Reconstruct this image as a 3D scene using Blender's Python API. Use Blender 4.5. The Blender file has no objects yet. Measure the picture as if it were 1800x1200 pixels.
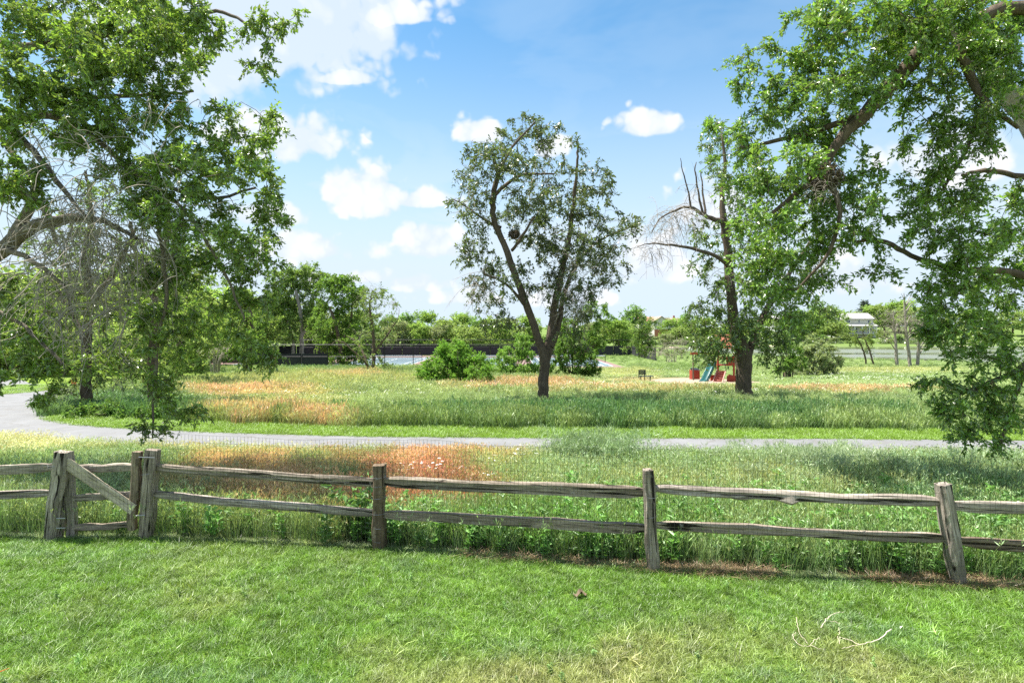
import bpy, math, random
import numpy as np
from mathutils import Vector, Matrix

S = bpy.context.scene
COL = S.collection
R = math.radians
rnd = random.Random(7)

# ------------------------------------------------------------------ camera
EYE = 2.8
HOR = 582.0          # row of the horizon in the photograph
FPX = 1000.0
cam_d = bpy.data.cameras.new('camera')
cam = bpy.data.objects.new('camera', cam_d)
COL.objects.link(cam)
cam.location = (0, 0, EYE)
cam.rotation_euler = (R(90), 0, 0)
cam_d.sensor_width = 36
cam_d.lens = 20
cam_d.shift_y = -0.010
cam_d.clip_start = 0.05
cam_d.clip_end = 5000
S.camera = cam

# ------------------------------------------------------------------ light
SUN_EL, SUN_AZ = 68.0, -72.0        # azimuth from +Y towards +X
sun_d = bpy.data.lights.new('sun', 'SUN')
sun_d.energy = 4.2
sun_d.angle = R(0.6)
sun_d.color = (1.0, 0.955, 0.88)
sun = bpy.data.objects.new('sun', sun_d)
COL.objects.link(sun)
sv = Vector((math.sin(R(SUN_AZ)) * math.cos(R(SUN_EL)), math.cos(R(SUN_AZ)) * math.cos(R(SUN_EL)), math.sin(R(SUN_EL))))
sun.rotation_euler = sv.to_track_quat('Z', 'Y').to_euler()
sun.location = (0, 0, 60)

S.view_settings.view_transform = 'Standard'
S.view_settings.look = 'None'
S.view_settings.gamma = 1.0
S.view_settings.use_curve_mapping = False
S.view_settings.exposure = 1.62
S.cycles.max_bounces = 5
S.cycles.diffuse_bounces = 3
S.cycles.glossy_bounces = 2
S.cycles.transmission_bounces = 3
S.cycles.transparent_max_bounces = 8
S.cycles.use_denoising = False
S.cycles.sample_clamp_indirect = 4.0
S.cycles.sample_clamp_direct = 12.0
S.cycles.use_adaptive_sampling = True
S.cycles.adaptive_threshold = 0.01


class NT:
    """small helper for node trees"""
    def __init__(s, nt):
        s.nt = nt; s.n = nt.nodes; s.l = nt.links

    def new(s, t, **kw):
        n = s.n.new(t)
        for k, v in kw.items():
            setattr(n, k, v)
        return n

    def put(s, sock, v):
        if isinstance(v, bpy.types.NodeSocket):
            s.l.new(v, sock)
        elif v is not None:
            sock.default_value = v

    def m(s, op, a, b=None, c=None, clamp=False):
        n = s.n.new('ShaderNodeMath'); n.operation = op; n.use_clamp = clamp
        s.put(n.inputs[0], a); s.put(n.inputs[1], b)
        if c is not None: s.put(n.inputs[2], c)
        return n.outputs[0]

    def vm(s, op, a, b=None, scale=None):
        n = s.n.new('ShaderNodeVectorMath'); n.operation = op
        s.put(n.inputs[0], a)
        if b is not None: s.put(n.inputs[1], b)
        if scale is not None: s.put(n.inputs['Scale'], scale)
        return n.outputs['Value'] if op in ('LENGTH', 'DOT_PRODUCT') else n.outputs[0]

    def noise(s, vec, scale, detail=4, rough=0.55, dist=0.0, color=False):
        n = s.n.new('ShaderNodeTexNoise')
        s.put(n.inputs['Vector'], vec); n.inputs['Scale'].default_value = scale
        n.inputs['Detail'].default_value = detail; n.inputs['Roughness'].default_value = rough
        n.inputs['Distortion'].default_value = dist
        return n.outputs['Color'] if color else n.outputs['Fac']

    def ramp(s, fac, stops):
        n = s.n.new('ShaderNodeValToRGB'); s.put(n.inputs[0], fac)
        e = n.color_ramp.elements
        while len(e) < len(stops): e.new(0.5)
        for i, (p, c) in enumerate(stops):
            e[i].position = p
            e[i].color = (c[0], c[1], c[2], 1) if hasattr(c, '__len__') else (c, c, c, 1)
        return n.outputs[0]

    def mix(s, fac, a, b, bt='MIX'):
        n = s.n.new('ShaderNodeMix'); n.data_type = 'RGBA'; n.blend_type = bt
        s.put(n.inputs[0], fac); s.put(n.inputs[6], a if not isinstance(a, tuple) else a + (1,) if len(a) == 3 else a)
        s.put(n.inputs[7], b if not isinstance(b, tuple) else b + (1,) if len(b) == 3 else b)
        return n.outputs[2]

    def sstep(s, v, lo, hi):
        n = s.n.new('ShaderNodeMapRange'); n.interpolation_type = 'SMOOTHSTEP'
        s.put(n.inputs[0], v); n.inputs[1].default_value = lo; n.inputs[2].default_value = hi
        return n.outputs[0]


# ------------------------------------------------------------------ sky
world = bpy.data.worlds.new('World')
S.world = world
world.use_nodes = True
w = NT(world.node_tree)
w.n.clear()
SKY_STRENGTH = 0.07
sky = w.new('ShaderNodeTexSky', sky_type='NISHITA', sun_disc=False)
sky.sun_elevation = R(SUN_EL); sky.sun_rotation = R(SUN_AZ)
sky.air_density = 1.0; sky.dust_density = 0.6; sky.ozone_density = 1.6
geo = w.new('ShaderNodeTexCoord')
D = geo.outputs['Generated']
sp = w.new('ShaderNodeSeparateXYZ'); w.l.new(D, sp.inputs[0])
yy = w.m('MAXIMUM', sp.outputs[1], 0.08)
u = w.m('DIVIDE', sp.outputs[0], yy)
v = w.m('DIVIDE', sp.outputs[2], yy)
nA = w.noise(D, 8.0, 4, 0.6)
vn = w.new('ShaderNodeTexVoronoi', feature='F1'); vn.inputs['Scale'].default_value = 19; vn.inputs['Detail'].default_value = 1.6; vn.inputs['Roughness'].default_value = .55
w.l.new(w.vm('ADD', D, w.vm('SCALE', w.noise(D, 30, 2, .6, color=True), scale=.03)), vn.inputs['Vector'])
nB = w.m('SUBTRACT', .95, vn.outputs['Distance'])
nF = w.noise(w.vm('MULTIPLY', D, (1, 1, 3.2)), 3.2, 4, 0.6, 0.4)       # flat streaky cloud sheets
edge = w.m('ADD', w.m('MULTIPLY', w.m('SUBTRACT', nA, 0.5), 1.9), w.m('MULTIPLY', w.m('SUBTRACT', nB, 0.5), 1.0))
cv = w.new('ShaderNodeCombineXYZ'); w.l.new(u, cv.inputs[0]); w.l.new(v, cv.inputs[1])
# cumulus: centre column, base row, half width, height
BL = [(700, 50, 130, 75), (490, 280, 150, 125), (640, 385, 92, 120), (745, 366, 80, 46), (560, 462, 150, 80),
      (765, 458, 95, 80), (735, 512, 110, 50), (630, 500, 120, 36), (840, 250, 58, 58), (965, 280, 60, 56),
      (1143, 240, 74, 60), (1150, 500, 120, 110), (1240, 420, 110, 120), (1650, 330, 210, 150), (1500, 520, 130, 90), (600, 150, 80, 40), (820, 535, 90, 40), (1000, 540, 110, 50), (470, 400, 110, 60)]
dmin = None
for (cx, cy, rx, up) in BL:
    p = w.vm('SUBTRACT', cv.outputs[0], ((cx - 900) / FPX, (HOR - cy) / FPX + up / FPX * .22, 0))
    p = w.vm('MULTIPLY', p, (FPX / rx / 1.12, FPX / (up * .88), 0))
    p = w.vm('MAXIMUM', p, w.vm('MULTIPLY', p, (1, -2.6, 1)))
    d = w.vm('LENGTH', p)
    dmin = d if dmin is None else w.m('MINIMUM', dmin, d)
# the big soft bank at the top left
p = w.vm('MULTIPLY', w.vm('SUBTRACT', cv.outputs[0], ((400 - 900) / FPX, (HOR - 20) / FPX, 0)), (FPX / 450, FPX / 205, 0))
f2 = w.m('ADD', w.m('SUBTRACT', 1.0, w.vm('LENGTH', p)), w.m('MULTIPLY', edge, .35))
bank = w.m('MULTIPLY', w.sstep(f2, 0.0, .22), .88)
f = w.m('ADD', w.m('SUBTRACT', 1.0, dmin), w.m('MULTIPLY', edge, 0.62))
front = w.sstep(sp.outputs[1], 0.05, 0.25)
mask = w.m('MULTIPLY', w.m('MAXIMUM', w.sstep(f, 0.0, .32), bank), front)
rest = w.m('MULTIPLY', w.sstep(nF, 0.40, 0.54), w.m('SUBTRACT', 1.0, w.sstep(sp.outputs[1], 0.35, 0.6)))  # unseen clouds beside and behind the camera, thickened to lift the fill light
veil = w.m('MULTIPLY', w.sstep(nF, 0.24, 0.62), w.m('ADD', 0.20, w.m('MULTIPLY', w.m('SUBTRACT', 1.0, w.sstep(sp.outputs[2], 0.12, 0.44)), 0.8)))
hz = w.m('MULTIPLY', w.m('SUBTRACT', 1.0, w.sstep(sp.outputs[2], -0.04, 0.54)), 1.2, clamp=True)
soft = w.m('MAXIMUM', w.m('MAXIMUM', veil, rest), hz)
shade = w.m('ADD', w.m('MULTIPLY', w.m('MINIMUM', f, 1.0), .30), w.m('ADD', 0.52, w.m('MULTIPLY', w.m('SUBTRACT', nB, 0.2), 0.75)))
shade = w.m('MAXIMUM', w.m('MINIMUM', shade, 1.0), 0.35)
CB = 5.2                                                  # cloud radiance before the strength
cloud = w.mix(shade, (0.60 * CB, 0.74 * CB, 0.92 * CB), (1.0 * CB, 1.0 * CB, 1.0 * CB))
haze = (0.70 * CB, 0.83 * CB, 0.95 * CB)
c0 = w.mix(1.0, sky.outputs[0], (.55, .92, 1.0), 'MULTIPLY')
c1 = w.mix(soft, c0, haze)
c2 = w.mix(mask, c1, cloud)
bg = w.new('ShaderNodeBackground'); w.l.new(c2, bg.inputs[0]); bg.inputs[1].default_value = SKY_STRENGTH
wo = w.new('ShaderNodeOutputWorld'); w.l.new(bg.outputs[0], wo.inputs[0])


# ------------------------------------------------------------------ terrain functions
def hash2(ix, iy, seed):
    n = (ix * 374761393 + iy * 668265263 + seed * 1442695041) & 0xffffffff
    n = ((n ^ (n >> 13)) * 1274126177) & 0xffffffff
    return ((n ^ (n >> 16)) & 0xffff) / 65535.0


def vnoise(x, y, seed=0):
    x = np.asarray(x, float); y = np.asarray(y, float)
    xi = np.floor(x).astype(np.int64); yi = np.floor(y).astype(np.int64)
    fx = x - xi; fy = y - yi
    fx = fx * fx * (3 - 2 * fx); fy = fy * fy * (3 - 2 * fy)
    a = hash2(xi, yi, seed); b = hash2(xi + 1, yi, seed); c = hash2(xi, yi + 1, seed); d = hash2(xi + 1, yi + 1, seed)
    return (a * (1 - fx) + b * fx) * (1 - fy) + (c * (1 - fx) + d * fx) * fy


def fbm(x, y, seed=0, o=3):
    s = 0; a = 0.5; t = 0
    for k in range(o):
        s = s + a * vnoise(x * 2 ** k, y * 2 ** k, seed + k * 17); t += a; a *= 0.5
    return s / t


def ss(x, a, b):
    t = np.clip((np.asarray(x, float) - a) / (b - a), 0, 1)
    return t * t * (3 - 2 * t)


LAKE_Z = -2.5
COURT = (-46.0, 23.5, 71.0, 112.0)      # x0 x1 y0 y1
COURT_Z = -2.0


def height(x, y):
    x = np.asarray(x, float); y = np.asarray(y, float)
    z = -0.03 * np.clip(y - 20, 0, 55)
    z = z + (fbm(x * .25, y * .25, 5) - .5) * 0.35 * ss(y, 17.5, 30)
    court = ss(x, COURT[0] - 12, COURT[0] - 2) * (1 - ss(x, COURT[1] + 1, COURT[1] + 9)) * ss(y, 59, 69) * (1 - ss(y, 116, 130))
    z = z * (1 - court) + (COURT_Z - .03) * court
    lk = (np.abs((x - 163) / 118) ** 4 + np.abs((y - 146) / 58) ** 4) ** .25 + (fbm(x * .04, y * .04, 9) - .5) * .14
    basin = 1 - ss(lk, 0.9, 1.08)
    far = -1.9 + 6.5 * ss(y, 208, 330) + 3.0 * ss(y, 300, 700)
    z = z - .55 * ss(x, 24, 42) * ss(y, 50, 78) * (1 - ss(y, 84, 100))
    z = z * (1 - ss(y, 120, 210)) + far * ss(y, 120, 210)
    z = z * (1 - basin) + (-3.4) * basin
    z = z + ss(np.abs(x), 300, 800) * 4
    return z


def at(px, py, Y):
    return Vector(((px - 900) / FPX * Y, Y, EYE - (py - HOR) / FPX * Y))


def gz(x, y):
    return float(height(x, y))


PATH = [(17.0, 13.1), (11.5, 13.5), (6, 13.7), (0, 13.8), (-5, 14.1), (-10.2, 15.0), (-13.6, 16.1), (-16.2, 17.9), (-18.3, 20.6), (-20.6, 24.0), (-24.0, 28.0), (-29, 33), (-36, 39), (-50, 47)]


def catmull(pts, n):
    P = [np.array(p, float) for p in pts]
    P = [2 * P[0] - P[1]] + P + [2 * P[-1] - P[-2]]
    out = []
    for i in range(1, len(P) - 2):
        for k in range(n):
            t = k / n
            out.append(0.5 * ((2 * P[i]) + (-P[i - 1] + P[i + 1]) * t + (2 * P[i - 1] - 5 * P[i] + 4 * P[i + 1] - P[i + 2]) * t * t + (-P[i - 1] + 3 * P[i] - 3 * P[i + 1] + P[i + 2]) * t ** 3))
    out.append(P[-2])
    return np.array(out)


PC = catmull(PATH, 10)


def path_dist(x, y):
    """signed distance to the centreline (+ on the far side) """
    x = np.asarray(x, float).ravel(); y = np.asarray(y, float).ravel()
    best = np.full(x.shape, 1e9); sgn = np.ones(x.shape)
    for i in range(len(PC) - 1):
        a, b = PC[i], PC[i + 1]; d = b - a; L = d @ d
        t = np.clip(((x - a[0]) * d[0] + (y - a[1]) * d[1]) / L, 0, 1)
        qx = x - (a[0] + d[0] * t); qy = y - (a[1] + d[1] * t)
        r = np.hypot(qx, qy); m = r < best
        best = np.where(m, r, best); sgn = np.where(m, np.sign(qy * (-d[0]) + qx * d[1]) * 1.0, sgn)
    # direction of travel is to -x, so its right-hand side is the far side
    return best * sgn


FENCE = [(-16, 8.6), (-9.2, 7.9), (-6.2, 7.66), (-4.87, 7.68), (-1.71, 7.33), (1.62, 6.67), (4.92, 6.3), (8.2, 5.95), (14, 5.4)]


def fence_y(x):
    return np.interp(x, [p[0] for p in FENCE], [p[1] for p in FENCE])


# photo-measured colour zones of the meadow: column, row, half width, half height, colour
GREEN = np.array((0.145, 0.245, 0.055)); LUSH = np.array((0.095, 0.205, 0.075)); PALE = np.array((0.33, 0.42, 0.21))
YEL = np.array((0.46, 0.45, 0.21)); PINK = np.array((0.62, 0.41, 0.29)); RED = np.array((0.50, 0.24, 0.19)); BLUEG = np.array((0.22, 0.32, 0.17))
CREAM = np.array((0.55, 0.54, 0.32)); LAWN = np.array((0.165, 0.325, 0.028)); LAWNY = np.array((0.46, 0.44, 0.17))
ZONES = [  # beyond the path
    (560, 675, 260, 18, YEL, .6), (900, 690, 420, 14, PALE, .7), (430, 693, 130, 9, PINK, .9), (560, 742, 60, 10, PINK, .9), (440, 728, 100, 20, PINK, .75), (520, 712, 120, 20, YEL, .6),
    (480, 748, 120, 8, RED, .35), (620, 662, 60, 8, PINK, .5), (950, 684, 190, 11, PINK, .75), (1150, 692, 90, 6, PINK, .45), (1000, 660, 80, 8, PALE, .6), (1100, 655, 60, 8, YEL, .5), (1130, 668, 60, 6, PINK, .5),
    (1450, 690, 230, 7, PINK, .75), (1560, 663, 160, 10, GREEN, .5), (1560, 652, 140, 6, YEL, .5), (1500, 678, 180, 6, PALE, .7), (1230, 645, 90, 8, GREEN, .7), (560, 645, 90, 10, LUSH, .7),
    (1150, 727, 480, 25, LUSH, 1.0), (230, 720, 140, 28, LUSH, .95), (700, 700, 90, 14, PALE, .6), (840, 712, 150, 12, BLUEG, .5), (340, 662, 90, 10, GREEN, .7),
    (1350, 705, 300, 8, BLUEG, .6),
    # between fence and path
    (60, 790, 110, 26, CREAM, .85), (330, 790, 130, 12, YEL, .8), (520, 805, 200, 22, YEL, .8), (700, 868, 140, 78, RED, .95), (780, 815, 150, 26, PINK, .85), (470, 872, 220, 44, PINK, .9),
    (280, 880, 80, 20, YEL, .4), (150, 860, 130, 50, BLUEG, .5), (1040, 810, 110, 36, BLUEG, .9), (880, 830, 70, 24, YEL, .6), (1000, 860, 130, 20, PALE, .6), (1300, 880, 300, 20, YEL, .45),
    (1480, 830, 140, 34, BLUEG, .9), (1650, 800, 160, 16, CREAM, .6), (1250, 815, 90, 16, GREEN, .6), (1700, 850, 120, 40, BLUEG, .7), (1010, 955, 330, 38, GREEN, .9), (1650, 980, 200, 40, GREEN, .9),
]


def zone(x, y):
    x = np.asarray(x, float).ravel(); y = np.asarray(y, float).ravel()
    h = height(x, y); yc = np.maximum(y, 0.8)
    px = 900 + FPX * x / yc; py = HOR + (EYE - h) / yc * FPX
    j = fbm(x * .5, y * .5, 31, 4); j2 = fbm(x * 1.7, y * 1.7, 77, 3)
    base = PALE[None] * .45 + GREEN[None] * .55 + (j[:, None] - .5) * np.array((.10, .06, .02))
    wob = (j2 - .5) * 1.6
    c = base
    for (cx, cy, rx, ry, col, a) in ZONES:
        d = np.hypot((px - cx) / rx, (py - cy) / ry) + wob
        k = (1 - ss(d, .55, 1.25)) * a
        c = c * (1 - k[:, None]) + col[None] * k[:, None]
    pd = path_dist(x, y)
    fy = fence_y(x)
    lawn = y < fy - .05
    mown = ((pd > 0.9) & (pd < 2.55 + (j2 - .5) * .6) & (x > -15)) | ((x < -24 + (y - 30) * .2) & (y > 24) & (y < 52))
    yl = .62 * np.clip(ss(j, .42, .70) * (.35 + .85 * ss(py, 1010, 1180)) * (.55 + .9 * j2) + ss(x, 0, 4) * ss(py, 1080, 1190) * .3 - .14, 0, 1)
    lc = LAWN[None] * (1 - yl[:, None]) + LAWNY[None] * yl[:, None]
    lc = lc * (0.8 + .4 * vnoise(x * 6, y * 6, 3)[:, None])
    c = np.where(lawn[:, None], lc, c)
    c = np.where((mown & ~lawn)[:, None], (LAWN * 1.1)[None] * (.8 + .4 * j2[:, None]) + np.array((.03, 0, 0)), c)
    far = ss(y, 60, 120)[:, None]
    c = c * (1 - far) + (GREEN * 1.15)[None] * far
    return np.clip(c, .01, .9), lawn, mown, pd, px, py


# ------------------------------------------------------------------ mesh helpers
def link(name, me, parent=None):
    o = bpy.data.objects.new(name, me)
    COL.objects.link(o)
    if parent is not None: o.parent = parent
    return o


def mk(name, V, quads=None, tris=None, mat=None, col=None, smooth=False, parent=None, raw=False):
    V = np.asarray(V, np.float32).reshape(-1, 3)
    q = np.zeros((0, 4), np.int32) if quads is None or len(quads) == 0 else np.asarray(quads, np.int32)
    t = np.zeros((0, 3), np.int32) if tris is None or len(tris) == 0 else np.asarray(tris, np.int32)
    me = bpy.data.meshes.new(name)
    me.vertices.add(len(V)); me.vertices.foreach_set('co', V.ravel())
    me.loops.add(q.size + t.size); me.loops.foreach_set('vertex_index', np.concatenate([q.ravel(), t.ravel()]))
    me.polygons.add(len(q) + len(t))
    ls = np.concatenate([np.arange(len(q)) * 4, q.size + np.arange(len(t)) * 3]).astype(np.int32)
    me.polygons.foreach_set('loop_start', ls)
    me.polygons.foreach_set('use_smooth', np.full(len(q) + len(t), smooth))
    me.update(calc_edges=True); me.validate()
    if col is not None:
        a = me.color_attributes.new('col', 'FLOAT_COLOR', 'POINT')
        cc = np.ones((len(V), 4), np.float32); cc[:, :3] = col
        a.data.foreach_set('color', cc.ravel())
    if mat is not None: me.materials.append(mat)
    if raw: return me
    return link(name, me, parent)


class MB:
    """collects boxes, prisms and tubes of one part"""
    def __init__(s): s.V = []; s.F = []

    def add(s, vs, fs):
        b = len(s.V); s.V += [tuple(p) for p in vs]; s.F += [tuple(i + b for i in f) for f in fs]; return s

    def box(s, x0, x1, y0, y1, z0, z1, M=None):
        vs = [Vector((x, y, z)) for z in (z0, z1) for y in (y0, y1) for x in (x0, x1)]
        if M is not None: vs = [M @ p for p in vs]
        return s.add(vs, [(0, 2, 3, 1), (4, 5, 7, 6), (0, 1, 5, 4), (2, 6, 7, 3), (0, 4, 6, 2), (1, 3, 7, 5)])

    def bar(s, a, b, w, h=None, up=(0, 0, 1)):
        a = Vector(a); b = Vector(b); h = h or w
        d = (b - a).normalized(); uu = Vector(up)
        if abs(d.dot(uu)) > .95: uu = Vector((0, 1, 0))
        sd = d.cross(uu).normalized() * w / 2; tp = sd.normalized().cross(d).normalized() * h / 2
        vs = [a - sd - tp, a + sd - tp, a + sd + tp, a - sd + tp, b - sd - tp, b + sd - tp, b + sd + tp, b - sd + tp]
        return s.add(vs, [(0, 1, 2, 3), (7, 6, 5, 4), (0, 4, 5, 1), (1, 5, 6, 2), (2, 6, 7, 3), (3, 7, 4, 0)])

    def tube(s, pts, rad, n=6):
        pts = [Vector(p) for p in pts]; rs = rad if hasattr(rad, '__len__') else [rad] * len(pts)
        rings = []; vs = []
        for i, p in enumerate(pts):
            d = (pts[min(i + 1, len(pts) - 1)] - pts[max(i - 1, 0)]).normalized()
            a = d.orthogonal().normalized() if i == 0 else (pa - d * pa.dot(d)).normalized()
            pa = a; b = d.cross(a)
            for k in range(n):
                t = 2 * math.pi * k / n
                vs.append(p + (a * math.cos(t) + b * math.sin(t)) * rs[i])
        fs = [(i * n + k, i * n + (k + 1) % n, (i + 1) * n + (k + 1) % n, (i + 1) * n + k) for i in range(len(pts) - 1) for k in range(n)]
        fs += [tuple(reversed(range(n))), tuple((len(pts) - 1) * n + k for k in range(n))]
        return s.add(vs, fs)

    def prism(s, poly, y0, y1, M=None):
        """poly in x,z extruded along y"""
        n = len(poly)
        vs = [Vector((p[0], y0, p[1])) for p in poly] + [Vector((p[0], y1, p[1])) for p in poly]
        if M is not None: vs = [M @ p for p in vs]
        return s.add(vs, [tuple(range(n)), tuple(range(2 * n - 1, n - 1, -1))] + [(i, i + n, (i + 1) % n + n, (i + 1) % n) for i in range(n)])

    def build(s, name, mat, parent=None, smooth=False, bevel=0):
        me = bpy.data.meshes.new(name); me.from_pydata(s.V, [], s.F)
        if bevel:
            import bmesh
            bm = bmesh.new(); bm.from_mesh(me)
            bmesh.ops.recalc_face_normals(bm, faces=bm.faces)
            bmesh.ops.bevel(bm, geom=bm.edges[:], offset=bevel, segments=1, affect='EDGES')
            bm.to_mesh(me); bm.free()
        else:
            import bmesh
            bm = bmesh.new(); bm.from_mesh(me); bmesh.ops.recalc_face_normals(bm, faces=bm.faces); bm.to_mesh(me); bm.free()
        if smooth:
            me.polygons.foreach_set('use_smooth', [True] * len(me.polygons))
        me.materials.append(mat); me.update()
        return link(name, me, parent)


def tag(o, label=None, cat=None, group=None, kind=None):
    if label: o['label'] = label
    if cat: o['category'] = cat
    if group: o['group'] = group
    if kind: o['kind'] = kind
    return o


def thing(name, loc, label, cat, group=None, rotz=0):
    o = bpy.data.objects.new(name, None); COL.objects.link(o)
    o.location = loc; o.rotation_euler = (0, 0, rotz); o.empty_display_size = .2
    return tag(o, label, cat, group)


def keep(o, parent):
    """parent o, made in world coordinates, under an empty that only has a location"""
    o.parent = parent; o.location = o.location - parent.location
    return o


# ------------------------------------------------------------------ materials
def material(name):
    m = bpy.data.materials.new(name); m.use_nodes = True
    t = NT(m.node_tree); t.n.clear()
    out = t.new('ShaderNodeOutputMaterial')
    return m, t, out


def plain(name, col, rough=.7, metal=0, var=.15, scale=6, bump=0, bscale=40, spec=.3):
    m, t, out = material(name)
    b = t.new('ShaderNodeBsdfPrincipled')
    tc = t.new('ShaderNodeTexCoord')
    n = t.noise(tc.outputs['Object'], scale, 5, .6)
    c = t.mix(n, tuple(x * (1 - var * 1.4) for x in col), tuple(min(1, x * (1 + var * 1.4)) for x in col))
    t.l.new(c, b.inputs['Base Color'])
    b.inputs['Roughness'].default_value = rough; b.inputs['Metallic'].default_value = metal
    b.inputs['Specular IOR Level'].default_value = spec
    if bump:
        bp = t.new('ShaderNodeBump'); bp.inputs['Strength'].default_value = bump; bp.inputs['Distance'].default_value = .02
        t.l.new(t.noise(tc.outputs['Object'], bscale, 5, .65), bp.inputs['Height']); t.l.new(bp.outputs[0], b.inputs['Normal'])
    t.l.new(b.outputs[0], out.inputs[0])
    return m


def leaf_mat(name, trans=.46, gloss=.07, rough=.36, attr='col', kind='GEOMETRY', gain=1.0, second=None):
    m, t, out = material(name)
    a = t.new('ShaderNodeAttribute', attribute_name=attr, attribute_type=kind)
    c = a.outputs['Color']
    if second:
        a2 = t.new('ShaderNodeAttribute', attribute_name=second, attribute_type='GEOMETRY')
        c = t.mix(1.0, c, a2.outputs['Color'], 'MULTIPLY')
    if gain != 1.0: c = t.mix(1.0, c, (gain, gain, gain), 'MULTIPLY')
    df = t.new('ShaderNodeBsdfDiffuse'); t.l.new(c, df.inputs[0])
    tr = t.new('ShaderNodeBsdfTranslucent')
    t.l.new(t.mix(1.0, c, (1.25, 1.2, .75), 'MULTIPLY'), tr.inputs[0])
    mx = t.new('ShaderNodeMixShader'); mx.inputs[0].default_value = trans
    t.l.new(df.outputs[0], mx.inputs[1]); t.l.new(tr.outputs[0], mx.inputs[2])
    gl = t.new('ShaderNodeBsdfGlossy'); gl.inputs['Roughness'].default_value = rough; gl.inputs[0].default_value = (1, 1, 1, 1)
    m2 = t.new('ShaderNodeMixShader'); m2.inputs[0].default_value = gloss
    t.l.new(mx.outputs[0], m2.inputs[1]); t.l.new(gl.outputs[0], m2.inputs[2]); t.l.new(m2.outputs[0], out.inputs[0])
    return m


def bark_mat(name, dark, light, scale=9):
    m, t, out = material(name)
    tc = t.new('ShaderNodeTexCoord'); mp = t.new('ShaderNodeMapping'); mp.inputs['Scale'].default_value = (1, 1, .22)
    t.l.new(tc.outputs['Object'], mp.inputs[0])
    n = t.noise(mp.outputs[0], scale, 6, .7, 1.2)
    n2 = t.noise(tc.outputs['Object'], 2.3, 4, .6)
    b = t.new('ShaderNodeBsdfPrincipled')
    c = t.ramp(n, [(.32, dark), (.5, tuple((a + b_) / 2 for a, b_ in zip(dark, light))), (.68, light)])
    c = t.mix(t.m('MULTIPLY', n2, .45), c, tuple(x * 1.25 for x in light))
    t.l.new(c, b.inputs['Base Color']); b.inputs['Roughness'].default_value = .9; b.inputs['Specular IOR Level'].default_value = .15
    bp = t.new('ShaderNodeBump'); bp.inputs['Strength'].default_value = 1; bp.inputs['Distance'].default_value = .05
    t.l.new(n, bp.inputs['Height']); t.l.new(bp.outputs[0], b.inputs['Normal']); t.l.new(b.outputs[0], out.inputs[0])
    return m


M = {}
M['leaf'] = leaf_mat('leaf')
M['far_leaf'] = leaf_mat('far_leaf', trans=.5, gloss=.015, rough=.6)
M['grass'] = leaf_mat('grass_blade', trans=.35, gloss=.05, rough=.5, attr='tint', kind='INSTANCER', second='col')
M['bark'] = bark_mat('bark', (.035, .026, .018), (.16, .125, .09))
M['bark_left'] = bark_mat('bark_left', (.05, .04, .03), (.22, .185, .145))
M['bark_grey'] = bark_mat('bark_grey', (.09, .08, .065), (.36, .32, .27))
M['bark_pale'] = bark_mat('bark_pale', (.20, .18, .15), (.46, .42, .36))
M['twig'] = plain('dry_twig', (.33, .29, .24), .85, var=.35, scale=3)

# weathered split cedar: grain runs along local z
def wood_mat(name, c_dark, c_mid, c_light):
    m, t, out = material(name)
    tc = t.new('ShaderNodeTexCoord'); oi = t.new('ShaderNodeObjectInfo')
    off = t.vm('ADD', tc.outputs['Object'], t.vm('SCALE', (7, 3, 5), scale=t.m('MULTIPLY', oi.outputs['Random'], 9)))
    mp = t.new('ShaderNodeMapping'); mp.inputs['Scale'].default_value = (1, 1, .045); t.l.new(off, mp.inputs[0])
    g = t.noise(mp.outputs[0], 55, 6, .7, .6)
    mp2 = t.new('ShaderNodeMapping'); mp2.inputs['Scale'].default_value = (1, 1, .12); t.l.new(off, mp2.inputs[0])
    bl = t.noise(mp2.outputs[0], 9, 4, .6, .8)
    crack = t.ramp(t.noise(mp.outputs[0], 24, 3, .5, 1.0), [(.36, 0.0), (.42, 1.0)])
    c = t.ramp(g, [(.28, c_dark), (.5, c_mid), (.72, c_light)])
    c = t.mix(t.ramp(bl, [(.4, 0.0), (.66, .8)]), c, tuple(x * .42 for x in c_mid))
    c = t.mix(crack, tuple(x * .3 for x in c_dark), c)
    c = t.mix(oi.outputs['Random'], t.mix(1.0, c, (.80, .74, .66), 'MULTIPLY'), t.mix(1.0, c, (1.05, 1.04, 1.02), 'MULTIPLY'))
    lich = t.ramp(t.noise(off, 14, 5, .7), [(.60, 0.0), (.68, .55)])
    c = t.mix(lich, c, (.40, .38, .35))
    b = t.new('ShaderNodeBsdfPrincipled'); t.l.new(c, b.inputs['Base Color'])
    b.inputs['Roughness'].default_value = .88; b.inputs['Specular IOR Level'].default_value = .15
    bp = t.new('ShaderNodeBump'); bp.inputs['Strength'].default_value = .9; bp.inputs['Distance'].default_value = .012
    hh = t.m('ADD', t.m('MULTIPLY', g, .5), t.m('MULTIPLY', crack, .8))
    t.l.new(hh, bp.inputs['Height']); t.l.new(bp.outputs[0], b.inputs['Normal']); t.l.new(b.outputs[0], out.inputs[0])
    return m


M['wood'] = wood_mat('weathered_wood', (.075, .062, .052), (.34, .295, .25), (.74, .68, .60))
M['wood_pale'] = wood_mat('pale_wood', (.42, .36, .29), (.66, .59, .49), (.82, .76, .66))
M['wood_dark'] = wood_mat('dark_wood', (.09, .066, .045), (.24, .185, .135), (.48, .40, .31))
M['wire'] = plain('galvanised_wire', (.09, .085, .08), .5, .6)
M['steel'] = plain('steel', (.35, .35, .35), .4, .8)

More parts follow.
